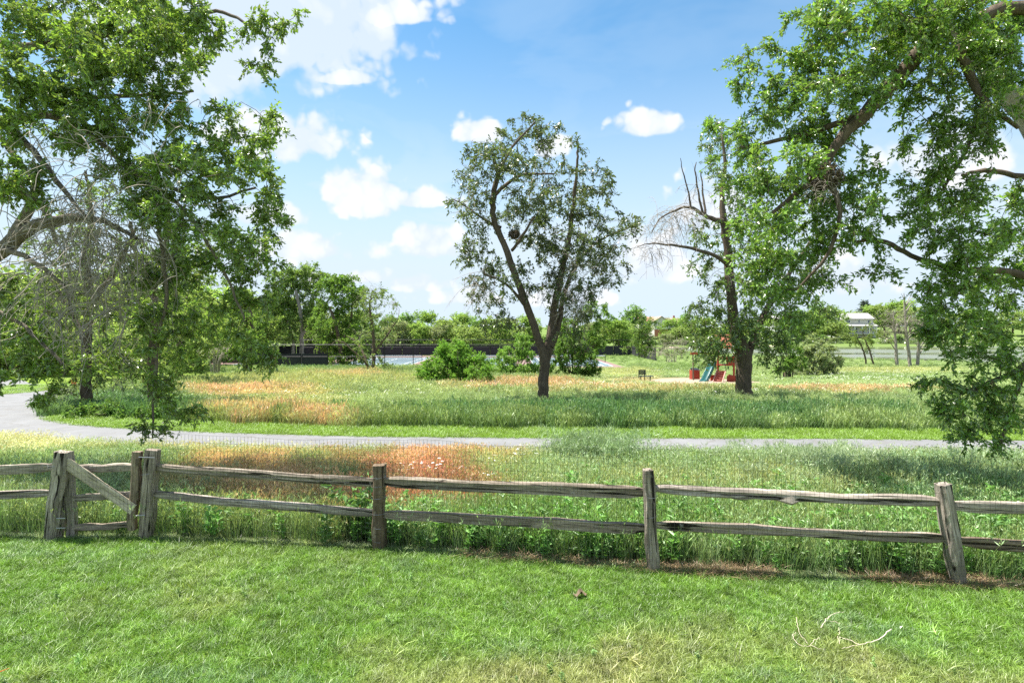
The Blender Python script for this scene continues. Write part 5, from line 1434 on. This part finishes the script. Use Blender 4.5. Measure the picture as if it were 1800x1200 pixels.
# ------------------------------------------------------------------ grass
def blades(rng, n, rad, h0, h1, w_, bend, seg=2, col0=(1, 1, 1), col1=(1, 1, 1), spread=.3, cv=.25):
    a = rng.random(n) * 6.283; r = rad * np.sqrt(rng.random(n))
    p = np.stack([np.cos(a) * r, np.sin(a) * r, np.zeros(n)], 1)
    H = h0 + (h1 - h0) * rng.random(n)
    az = rng.random(n) * 6.283; tilt = spread * rng.random(n)
    d = np.stack([np.cos(az), np.sin(az), np.zeros(n)], 1)
    fc = rng.random(n) * 3.1416; sdv = np.stack([np.cos(fc), np.sin(fc), np.zeros(n)], 1)
    W = w_ * (.6 + .8 * rng.random(n)); B = bend * (.3 + rng.random(n))
    rows = []; cols = []
    shade = (1 - cv / 2 + cv * rng.random(n))[:, None]
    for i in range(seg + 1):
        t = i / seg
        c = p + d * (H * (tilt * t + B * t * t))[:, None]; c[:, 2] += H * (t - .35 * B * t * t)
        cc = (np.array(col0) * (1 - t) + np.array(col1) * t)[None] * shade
        if i < seg:
            ww = W * (1 - .55 * t)
            rows += [c - sdv * ww[:, None] / 2, c + sdv * ww[:, None] / 2]; cols += [cc, cc]
        else: rows.append(c); cols.append(cc)
    K = 2 * seg + 1
    V = np.stack(rows, 1).reshape(-1, 3); C = np.stack(cols, 1).reshape(-1, 3)
    b = np.arange(n)[:, None] * K
    q = np.concatenate([b + np.array([[2 * i, 2 * i + 1, 2 * i + 3, 2 * i + 2]]) for i in range(seg - 1)]) if seg > 1 else np.zeros((0, 4), int)
    t_ = b + np.array([[2 * seg - 2, 2 * seg - 1, 2 * seg]])
    return V, q, t_, C, np.stack(rows, 1)[:, -1]


def join(parts):
    V = []; Qs = []; Ts = []; C = []; n = 0
    for v_, q_, t_, c_ in parts:
        V.append(v_); C.append(c_)
        if len(q_): Qs.append(np.asarray(q_) + n)
        if len(t_): Ts.append(np.asarray(t_) + n)
        n += len(v_)
    return np.vstack(V), (np.vstack(Qs) if Qs else None), (np.vstack(Ts) if Ts else None), np.vstack(C)


def heads(rng, tips, L, w_, col, k=5):
    """feathery seed heads: k little leaflets at each tip"""
    n = len(tips); V = []; C = []
    for i in range(k):
        d = rng.normal(size=(n, 3)) * .35; d[:, 2] += 1.0 - i * .12; d /= np.linalg.norm(d, axis=1)[:, None]
        sd = np.cross(d, rng.normal(size=(n, 3))); sd /= np.linalg.norm(sd, axis=1)[:, None]
        b = tips - np.array((0, 0, 1)) * (L * .25 * i / k * 2); l = L * (.5 + .6 * rng.random(n))[:, None]
        V.append(np.stack([b, b + d * l * .5 + sd * w_, b + d * l, b + d * l * .5 - sd * w_], 1).reshape(-1, 3))
        C.append(np.repeat(np.array(col)[None] * (.75 + .5 * rng.random(n))[:, None], 4, 0))
    V = np.vstack(V); return V, np.arange(len(V)).reshape(-1, 4), [], np.vstack(C)


def weed(rng, H=.45, leaf=.07, n=26, stems=4, col=(1, 1, 1)):
    parts = []
    T_ = Tree(int(rng.integers(1e6)), leaf=leaf, lw=.42, col=col, var=.5, warm=0)
    for _ in range(stems):
        x_, y_ = rng.normal(size=2) * .06; h = H * rng.uniform(.6, 1.1)
        top = np.array((x_ + rng.normal() * .08, y_ + rng.normal() * .08, h))
        V, q, t_, C, tp = blades(rng, 1, .001, h, h, .008, .05, 3, (.8, .8, .6), (1, 1, 1), .1)
        V = V + np.array((x_, y_, 0)); parts.append((V, q, t_, C))
        tt = .12 + .88 * rng.random(n); p = np.stack([x_ + (top[0] - x_) * tt * .4, y_ + (top[1] - y_) * tt * .4, h * tt], 1)
        a = rng.random(n) * 6.283; d = np.stack([np.cos(a), np.sin(a), .25 + .5 * rng.random(n)], 1)
        T_.leaf = leaf * 1.1; T_.leaves(p, d)
    parts.append((np.vstack(T_.lv), np.vstack(T_.lq), [], np.vstack(T_.lc)))
    return join(parts)


PROTO = {}
def pcol(name, meshes):
    c = bpy.data.collections.new(name)
    for i, me in enumerate(meshes):
        me.materials.clear(); me.materials.append(M['grass']); o = bpy.data.objects.new(f'{name}_{i}', me); c.objects.link(o)
    PROTO[name] = (c, len(meshes))


def grass_proto(name, variants, **kw):
    ms = []
    for i in range(variants):
        rg = np.random.default_rng(i + 50 + len(name)); hd = kw.get('heads'); parts = []
        V, q, t_, C, tips = blades(rg, kw['n'], kw['rad'], kw['h0'], kw['h1'], kw['w'], kw['bend'], kw.get('seg', 2), kw.get('c0', (.8, .8, .7)), kw.get('c1', (1.1, 1.1, 1.1)), kw.get('spread', .3), kw.get('cv', .3))
        parts.append((V, q, t_, C))
        if hd:
            sel = tips[rg.random(len(tips)) < hd[0]]; parts.append(heads(rg, sel, hd[1], hd[2], hd[3], hd[4]))
        V, q, t_, C = join(parts); ms.append(mk(name, V, q, t_, None, C, False, raw=True))
    pcol(name, ms)


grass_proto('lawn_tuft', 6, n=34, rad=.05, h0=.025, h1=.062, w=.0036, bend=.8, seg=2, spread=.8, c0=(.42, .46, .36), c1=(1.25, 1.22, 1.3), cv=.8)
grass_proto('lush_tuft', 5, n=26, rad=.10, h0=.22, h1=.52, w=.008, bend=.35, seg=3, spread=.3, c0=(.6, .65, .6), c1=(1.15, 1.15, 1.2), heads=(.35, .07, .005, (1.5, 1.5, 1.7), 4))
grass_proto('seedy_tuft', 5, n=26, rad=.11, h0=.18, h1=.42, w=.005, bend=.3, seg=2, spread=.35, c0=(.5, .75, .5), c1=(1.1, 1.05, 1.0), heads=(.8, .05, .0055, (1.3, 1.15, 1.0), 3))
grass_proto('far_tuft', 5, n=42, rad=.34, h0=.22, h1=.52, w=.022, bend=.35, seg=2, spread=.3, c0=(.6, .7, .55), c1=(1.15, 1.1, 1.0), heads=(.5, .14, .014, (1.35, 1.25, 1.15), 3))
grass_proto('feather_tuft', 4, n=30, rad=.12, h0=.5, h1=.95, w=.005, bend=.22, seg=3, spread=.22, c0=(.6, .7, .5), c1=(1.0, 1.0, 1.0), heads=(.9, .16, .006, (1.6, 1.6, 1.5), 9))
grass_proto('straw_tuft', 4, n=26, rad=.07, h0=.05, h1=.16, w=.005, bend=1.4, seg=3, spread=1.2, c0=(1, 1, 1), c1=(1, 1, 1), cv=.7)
ms = []
for i in range(6):
    rg = np.random.default_rng(700 + i); V, q, t_, C = weed(rg, .42, .075, 24, 4)
    ms.append(mk('weed', V, q, t_, None, C, False, raw=True))
pcol('weed_plant', ms)
# small white flower heads on stems
ms = []
for i in range(3):
    rg = np.random.default_rng(800 + i); parts = []
    V, q, t_, C, tips = blades(rg, 3, .05, .36, .52, .005, .15, 2, (.2, .35, .1), (.2, .35, .1), .15); parts.append((V, q, t_, C))
    for tp in tips:
        a = np.arange(8) / 8 * 6.283; r = .030
        rim = tp + np.stack([np.cos(a) * r, np.sin(a) * r, np.where(np.arange(8) % 2, .012, .0)], 1)
        Vv = np.vstack([tp[None] + np.array([[0, 0, .018]]), rim]); parts.append((Vv, [], [(0, 1 + k, 1 + (k + 1) % 8) for k in range(8)], np.ones((9, 3)) * .8))
    V, q, t_, C = join(parts); ms.append(mk('flower', V, q, t_, None, C, False, raw=True))
pcol('flower_head', ms)


def scatter(name, x, y, tint, proto_name, smin, smax, label, cat, seed=1, hs=None, tilt=.08, lift=0.0):
    rg = np.random.default_rng(seed); n = len(x)
    z = height(x, y) + lift
    me = bpy.data.meshes.new(name); me.vertices.add(n)
    me.vertices.foreach_set('co', np.stack([x, y, z], 1).astype(np.float32).ravel())
    a = me.attributes.new('rot', 'FLOAT_VECTOR', 'POINT'); rot = np.stack([rg.normal(size=n) * tilt, rg.normal(size=n) * tilt, rg.random(n) * 6.283], 1).astype(np.float32); a.data.foreach_set('vector', rot.ravel())
    s = smin + (smax - smin) * rg.random(n); hh = np.ones(n) if hs is None else hs
    a = me.attributes.new('scl', 'FLOAT_VECTOR', 'POINT'); a.data.foreach_set('vector', np.stack([s, s, s * hh], 1).astype(np.float32).ravel())
    c_, k = PROTO[proto_name]
    a = me.attributes.new('pick', 'INT', 'POINT'); a.data.foreach_set('value', rg.integers(0, k, n).astype(np.int32))
    a = me.attributes.new('tint', 'FLOAT_COLOR', 'POINT'); tc_ = np.ones((n, 4), np.float32); tc_[:, :3] = np.clip(tint, 0, 1); a.data.foreach_set('color', tc_.ravel())
    o = link(name, me); tag(o, label, cat, kind='stuff')
    ng = bpy.data.node_groups.new(name, 'GeometryNodeTree')
    ng.interface.new_socket('Geometry', in_out='INPUT', socket_type='NodeSocketGeometry'); ng.interface.new_socket('Geometry', in_out='OUTPUT', socket_type='NodeSocketGeometry')
    N = ng.nodes; gi = N.new('NodeGroupInput'); go = N.new('NodeGroupOutput'); ip = N.new('GeometryNodeInstanceOnPoints'); ci = N.new('GeometryNodeCollectionInfo')
    ci.inputs[0].default_value = c_; ci.inputs['Separate Children'].default_value = True; ci.inputs['Reset Children'].default_value = True
    ip.inputs['Pick Instance'].default_value = True
    def attr(nm, tp):
        q = N.new('GeometryNodeInputNamedAttribute'); q.data_type = tp; q.inputs[0].default_value = nm; return q.outputs[0]
    ng.links.new(gi.outputs[0], ip.inputs['Points']); ng.links.new(ci.outputs[0], ip.inputs['Instance'])
    ng.links.new(attr('pick', 'INT'), ip.inputs['Instance Index'])
    e2r = N.new('FunctionNodeEulerToRotation'); ng.links.new(attr('rot', 'FLOAT_VECTOR'), e2r.inputs[0]); ng.links.new(e2r.outputs[0], ip.inputs['Rotation'])
    ng.links.new(attr('scl', 'FLOAT_VECTOR'), ip.inputs['Scale']); ng.links.new(ip.outputs[0], go.inputs[0])
    md = o.modifiers.new('scatter', 'NODES'); md.node_group = ng
    return o


def jgrid(x0, x1, y0, y1, step, rg):
    a = np.arange(x0, x1, step); b = np.arange(y0, y1, step); X_, Y_ = np.meshgrid(a, b)
    return X_.ravel() + (rg.random(X_.size) - .5) * step * 1.6, Y_.ravel() + (rg.random(X_.size) - .5) * step * 1.6


rg = np.random.default_rng(77)


def mottle(c):
    n = len(c); k = rg.random(n)[:, None]; f = rg.random(n)[:, None] * .8
    f = f * np.clip((c[:, :1] - .08) / .12, .15, 1); c = np.where(k < .22 + .2 * (c[:, :1] > c[:, 1:2] * 1.1), c * (1 - f) + PALE * 1.15 * f, np.where(k > .84, c * (1 - f) + GREEN * .8 * f, c))
    return c * (.75 + .5 * rg.random(n))[:, None]


# lawn
x, y = jgrid(-9.5, 9.5, 3.6, 8.2, .052, rg)
k = (y < fence_y(x) + .06 + .12 * (vnoise(x * 3, y * 0, 4) - .5)) & (np.abs(x) < .98 * y + 1.0)
x, y = x[k], y[k]; c, *_ = zone(x, y)
hsv = .7 + .75 * fbm(x * 2.5, y * 2.5, 8)
c = c * (.62 + .6 * rg.random(len(x)) + .3 * (vnoise(x * 7, y * 7, 91) - .5))[:, None]
blu = (vnoise(x * 1.6, y * 2.4, 92) > .72) & (rg.random(len(x)) < .6)
c[blu] = c[blu] * .7 + np.array((.06, .10, .06))
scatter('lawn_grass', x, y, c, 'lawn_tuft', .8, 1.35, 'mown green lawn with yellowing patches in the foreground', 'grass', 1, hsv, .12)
kk = rg.random(len(x)) < .05
scatter('longer_grass', x[kk], y[kk], c[kk] * np.array((1.35, 1.15, 1.6)), 'lawn_tuft', 1.4, 2.1, 'longer paler grass tufts dotted in the lawn', 'grass', 21, None, .2)
xx_ = rg.uniform(-5, 6, 70); yy_ = rg.uniform(4.4, 6.6, 70); kk = yy_ < fence_y(xx_) - .3
scatter('clover', xx_[kk], yy_[kk], np.array((.20, .34, .10))[None] * (.7 + .7 * rg.random(kk.sum()))[:, None], 'weed_plant', .12, .26, 'small clover and dandelion leaves scattered in the lawn', 'weeds', 23, None, .2)
# mown verge
x, y = jgrid(-28, 16, 13, 36, .11, rg)
c, lawn, mown, pd, *_ = zone(x, y); k = mown & ~lawn & (np.abs(x) < .98 * y + 1.5); x, y, c = x[k], y[k], c[k]
scatter('verge_grass', x, y, c, 'lawn_tuft', 1.6, 2.6, 'short mown grass strip along the far edge of the path', 'grass', 2, None, .1)
# meadow between fence and path
x, y = jgrid(-17, 15, 5.3, 16.5, .105, rg)
c, lawn, mown, pd, px, py = zone(x, y)
k = (y > fence_y(x) + .12) & (pd < -1.1 - .25 * vnoise(x * 2, y * 2, 6)) & (np.abs(x) < .98 * y + 1.0)
x, y, c, px, py = x[k], y[k], c[k], px[k], py[k]
redness = c[:, 0] / (c[:, 1] + .01)
seedy = (redness > .98) | (rg.random(len(x)) < .35)
near = 1 - ss(y - fence_y(x), .2, 1.0)
hs = .85 + .5 * fbm(x * .9, y * .9, 12) + .15 * near
hs *= 1 - .40 * ss(y, 10.8, 12.8)
c = mottle(c)
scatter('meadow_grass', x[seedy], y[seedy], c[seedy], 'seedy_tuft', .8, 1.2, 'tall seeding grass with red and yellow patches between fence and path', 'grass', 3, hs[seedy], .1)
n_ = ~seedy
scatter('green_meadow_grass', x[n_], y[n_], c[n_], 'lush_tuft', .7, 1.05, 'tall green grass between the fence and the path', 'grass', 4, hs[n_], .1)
# feathery stands
def stand(cx, cy, rx, ry, n, seed, s0, s1, nm, lab, tint=(.22, .28, .17), proto_='feather_tuft'):
    rr = np.random.default_rng(seed); a = rr.normal(size=(n, 2)); X_ = cx + a[:, 0] * rx; Y_ = cy + a[:, 1] * ry
    c_ = np.array(tint)[None] * (.8 + .4 * rr.random(n))[:, None]
    scatter(nm, X_, Y_, c_, proto_, s0, s1, lab, 'grass', seed)
stand(1.75, 11.6, .48, .35, 60, 5, .62, .92, 'feathery_grass', 'tall feathery pale grass clump in front of the path', (.17, .24, .13))
stand(5.6, 10.6, 1.0, .6, 80, 6, .45, .75, 'feathery_grass', 'pale feathery grass patch right of centre before the path')
stand(-6.8, 9.6, 1.4, .8, 90, 7, .4, .6, 'feathery_grass', 'pale feathery grass behind the gate', (.2, .25, .14))
# weeds along the fence
x, y = jgrid(-9, 9.5, 5.4, 10.0, .10, rg)
off = y - fence_y(x); dens = (1 - ss(off, .5, 2.2)) * (.35 + .65 * ss(x, -3.2, -1)) * np.where(x < -4.8, .35, 1)
dens = np.maximum(dens, .5 * ss(x, 0, 2) * (1 - ss(off, 2.2, 3.6)))
dens = dens * (.35 + .65 * ss(fbm(x * 1.1, y * 1.1, 55), .38, .58)) * np.where((x < -.4) & (off > .7), .12, 1)
k = (off > .10) & (rg.random(len(x)) < dens * .8); x, y = x[k], y[k]; off = off[k]
c = np.array((.16, .33, .07))[None] * (.7 + .6 * rg.random(len(x)))[:, None] + (vnoise(x * 2, y * 2, 66)[:, None] - .5) * np.array((.04, .03, .02))
scatter('broadleaf_weeds', x, y, c, 'weed_plant', .4, 1.15, 'leafy green weeds growing thick against the back of the fence', 'weeds', 8, None, .12)
# the tall leafy shoots left of the dark post
stand(-2.15, 7.75, .24, .12, 8, 14, 1.1, 1.7, 'tall_weeds', 'tall leafy weed shoots climbing left of the darkest post', (.13, .26, .06), 'weed_plant')
# dry straw at the foot of the fence
x = np.concatenate([rg.uniform(1.9, 3.0, 90), rg.normal(4.6, .5, 70), rg.uniform(-.6, 2, 60), rg.uniform(4, 6, 30)]); y = fence_y(x) + .02 + rg.normal(size=len(x)) * .05
c = np.array((.36, .25, .15))[None] * (.55 + .8 * rg.random(len(x)))[:, None]
scatter('dry_straw', x, y, c, 'straw_tuft', .6, 1.15, 'dry brown straw lying along the foot of the fence', 'straw', 9)
# meadow beyond the path
px_, py_ = [], []
for (ya, yb, st) in ((14.5, 19, .20), (19, 27, .27), (27, 40, .38), (40, 56, .55), (56, 84, .85), (84, 135, 1.5)):
    a, b = jgrid(-1.02 * yb, 1.02 * yb, ya, yb, st, rg); kk = np.abs(a) < .98 * b + 2; px_.append(a[kk]); py_.append(b[kk])
x = np.concatenate(px_); y = np.concatenate(py_)
c, lawn, mown, pd, px, py = zone(x, y)
sd_ = ((x - 12.4) / 4.2) ** 2 + ((y - 37.6) / 3.9) ** 2
incourt = (x > COURT[0] - 1) & (x < 15.5) & (y > COURT[2] - 1)
side = np.full(len(x), 9.)
for i in range(len(sp2)): side = np.minimum(side, np.hypot(x - sp2[i][0], y - sp2[i][1]))
k = ((pd > 1.15) | ((pd < -1.3) & (x < -15))) & ~mown & (sd_ > 1) & ~incourt & (height(x, y) > LAKE_Z + .05) & (side > 2.3)
x, y, c, px, py = x[k], y[k], c[k], px[k], py[k]
lush = np.clip(1 - c[:, 0] / .16, 0, 1)
hs = .75 + .55 * fbm(x * .4, y * .4, 19) + .35 * lush
c = mottle(c)
hs *= 1 - .62 * ss(y, 27, 31) * ss(x, 3, 6) * (1 - .5 * ss(y, 45, 60))
hs *= 1 - .5 * ss(y, 18.5, 20.5) * (1 - ss(y, 25.5, 27))
tp = y > 26
sizes_ = 1 + 1.3 * ss(y, 60, 120)
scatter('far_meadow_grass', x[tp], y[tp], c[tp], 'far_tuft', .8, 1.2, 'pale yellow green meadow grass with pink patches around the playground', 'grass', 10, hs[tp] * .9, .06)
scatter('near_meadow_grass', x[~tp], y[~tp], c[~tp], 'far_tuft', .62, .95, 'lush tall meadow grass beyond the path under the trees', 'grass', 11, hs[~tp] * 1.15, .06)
# pale fluffy heads standing over the lush band
x, y = jgrid(-6, 18, 17.0, 24.5, .33, rg); c, *_q = zone(x, y); pxx = _q[3]; pyy = _q[4]
k = (rg.random(len(x)) < .55 * ss(fbm(x * .5, y * .5, 44), .35, .6)) & (pxx > 620) & (pxx < 1680) & (path_dist(x, y) > 2.6)
scatter('fluffy_grass', x[k], y[k], np.array((.21, .27, .11))[None] * (.75 + .5 * rg.random(k.sum()))[:, None], 'feather_tuft', .35, .62, 'pale fluffy seeding grass standing in the lush band beyond the path', 'grass', 22)
# flowers
FX = []; FY = []
def fl_(cpx, cpy, rx, ry, n):
    a = rg.normal(size=(n, 2)) * .5; P_ = cpx + a[:, 0] * rx; Q_ = np.maximum(cpy + a[:, 1] * ry, 640)
    yy_ = (EYE - .6) / ((Q_ - HOR) / FPX - .03); yy_ = np.where(Q_ > 715, EYE / ((Q_ - HOR) / FPX), yy_)
    FX.extend((P_ - 900) / FPX * yy_); FY.extend(yy_)
for a in ((900, 685, 120, 10, 110), (1020, 688, 120, 10, 60), (1500, 675, 160, 8, 90), (1530, 660, 120, 6, 50), (640, 700, 150, 20, 40), (480, 665, 80, 10, 40), (1170, 655, 60, 8, 24), (800, 850, 100, 40, 14), (900, 840, 60, 20, 8), (1300, 800, 300, 14, 14), (1350, 700, 200, 6, 30)): fl_(*a)
FX = np.array(FX); FY = np.array(FY); k = (np.abs(path_dist(FX, FY)) > 1.3) & (FY > 8)
FX, FY = FX[k], FY[k]
scatter('white_flowers', FX, FY, np.ones((len(FX), 3)) * .95, 'flower_head', .65, 1.0, 'small white wildflowers dotted through the meadow', 'flowers', 12)

# ------------------------------------------------------------------ things lying on the lawn
def lawn_pt(px, py, z=.05):
    Y_ = (EYE - z) / ((py - HOR) / FPX); return Vector(((px - 900) / FPX * Y_, Y_, z))


tw = thing('fallen_branch', tuple(lawn_pt(1480, 1120, 0)), 'pale curved dead twig lying on the lawn at lower right', 'branch')
def tl_(pts, r0, r1, nm='twig'):
    C = catmull([tuple(lawn_pt(a, b, .055 + .012 * math.sin(a))) for a, b in pts], 5); C[1:-1] += (np.random.default_rng(len(C)).random((len(C) - 2, 3)) - .5) * .012; n_ = len(C)
    MB().tube([Vector(p) - tw.location for p in C], list(np.linspace(r0 * .7, r1 * .6, n_)), 6).build(nm, M['pale_twig'], tw, True)
M['pale_twig'] = plain('pale_peeled_twig', (.62, .52, .42), .7, var=.2, scale=20)
tl_([(1567, 1105), (1548, 1120), (1520, 1130), (1500, 1134), (1480, 1139)], .007, .0025, 'main_stem')
tl_([(1510, 1131), (1495, 1125), (1482, 1121), (1474, 1120)], .004, .003)
tl_([(1474, 1102), (1476, 1112), (1473, 1119), (1476, 1131)], .0025, .003)
tl_([(1400, 1084), (1402, 1100), (1408, 1116), (1420, 1130)], .003, .002)
tl_([(1398, 1110), (1394, 1118), (1402, 1130), (1414, 1135), (1426, 1132), (1432, 1124), (1442, 1121)], .0025, .003)
tl_([(1426, 1133), (1438, 1139), (1450, 1140)], .003, .0015)
tl_([(1443, 1102), (1452, 1088), (1465, 1079), (1484, 1074)], .006, .0025)
tl_([(1450, 1091), (1462, 1091), (1478, 1095)], .003, .0015)
Tq = Tree(200, leaf=.028, lw=.6, col=(.30, .42, .22), var=.2, warm=0)
pp = np.array([tuple(lawn_pt(a, b, .06)) for a, b in ((1534, 1098), (1540, 1097), (1546, 1093), (1552, 1095), (1558, 1093), (1560, 1099), (1566, 1100), (1574, 1102), (1582, 1104), (1566, 1112), (1536, 1099), (1548, 1098))])
Tq.leaves(pp, np.tile(np.array([[1., .2, 0]]), (len(pp), 1)) + Tq.rng.normal(size=(len(pp), 3)) * .3)
mk('leaves', np.vstack(Tq.lv) - np.array(tw.location), np.vstack(Tq.lq), None, M['leaf'], np.vstack(Tq.lc), False, tw)

# curled dead leaf
q = lawn_pt(1020, 1044, .045)
V = []; F = []
for i in range(11):
    for j in range(7):
        u_ = i / 10 - .5; v_ = j / 6 - .5; e = math.sqrt(max(0, 1 - (2 * u_) ** 2))
        V.append((q[0] + u_ * .14, q[1] + v_ * .09 * e + .02 * math.sin(u_ * 7), q[2] + .010 * (1 - (2 * u_) ** 2) + .07 * abs(v_) * (.4 + .6 * math.cos(u_ * 9)) + rnd.uniform(-.012, .012)))
F = [(i * 7 + j, i * 7 + 7 + j, i * 7 + 8 + j, i * 7 + 1 + j) for i in range(10) for j in range(6)]
o = mk('dead_leaf', np.array(V) - np.array(q), F, None, M['dead_leaf'], None, True); o.location = q
tag(o, 'curled brown dead leaf lying on the lawn below the fence', 'leaf')
# tip of an orange leaf poking in at the lower left edge
yq = 3.2
tip = at(17, 1173, yq); root = at(-90, 1215, yq + .02)
V = []; F = []
for i in range(9):
    t_ = i / 8; c_ = Vector(root).lerp(Vector(tip), t_); w_ = .022 * math.sin(math.pi * min(1, .25 + .75 * t_)) * (1 - t_ ** 3)
    V += [c_ + Vector((0, 0, w_)), c_ + Vector((0, -.006, 0)), c_ - Vector((0, 0, w_))]
for i in range(8):
    b = i * 3; F += [(b, b + 1, b + 4, b + 3), (b + 1, b + 2, b + 5, b + 4)]
st = Vector(root)
r_ = thing('orange_leaved_plant', (st.x - .15, yq, 0), 'orange red leaf tip poking in at the lower left edge', 'plant')
mk('leaf', np.array([tuple(p) for p in V]) - np.array(r_.location), F, None, M['orange_leaf'], None, True, r_)
MB().tube([(0, 0, 0), (.02, 0, .4), tuple(st - r_.location)], [.012, .009, .006], 6).build('stem', M['bark'], r_)
for k in range(6):
    a_ = k * 1.05 + .4; L_ = .28; d = Vector((-abs(math.cos(a_)) , math.sin(a_), .5)).normalized()
    p0 = Vector((.01, 0, .25 + .08 * k)); V = []; F = []
    for i in range(7):
        t_ = i / 6; c_ = p0 + d * L_ * t_ - Vector((0, 0, .12 * t_ * t_)); w_ = .03 * math.sin(math.pi * (.1 + .9 * t_)); s_ = d.cross(Vector((0, 0, 1))).normalized() * w_
        V += [c_ + s_, c_ - s_]
    F = [(2 * i, 2 * i + 1, 2 * i + 3, 2 * i + 2) for i in range(6)]
    mk('leaf', [tuple(p) for p in V], F, None, M['orange_leaf'], None, True, r_)

print('TRIS', sum(sum(len(p.vertices) - 2 for p in o.data.polygons) if len(o.data.polygons) < 1000 else len(o.data.loops) - 2 * len(o.data.polygons) for o in COL.objects if o.type == 'MESH'))
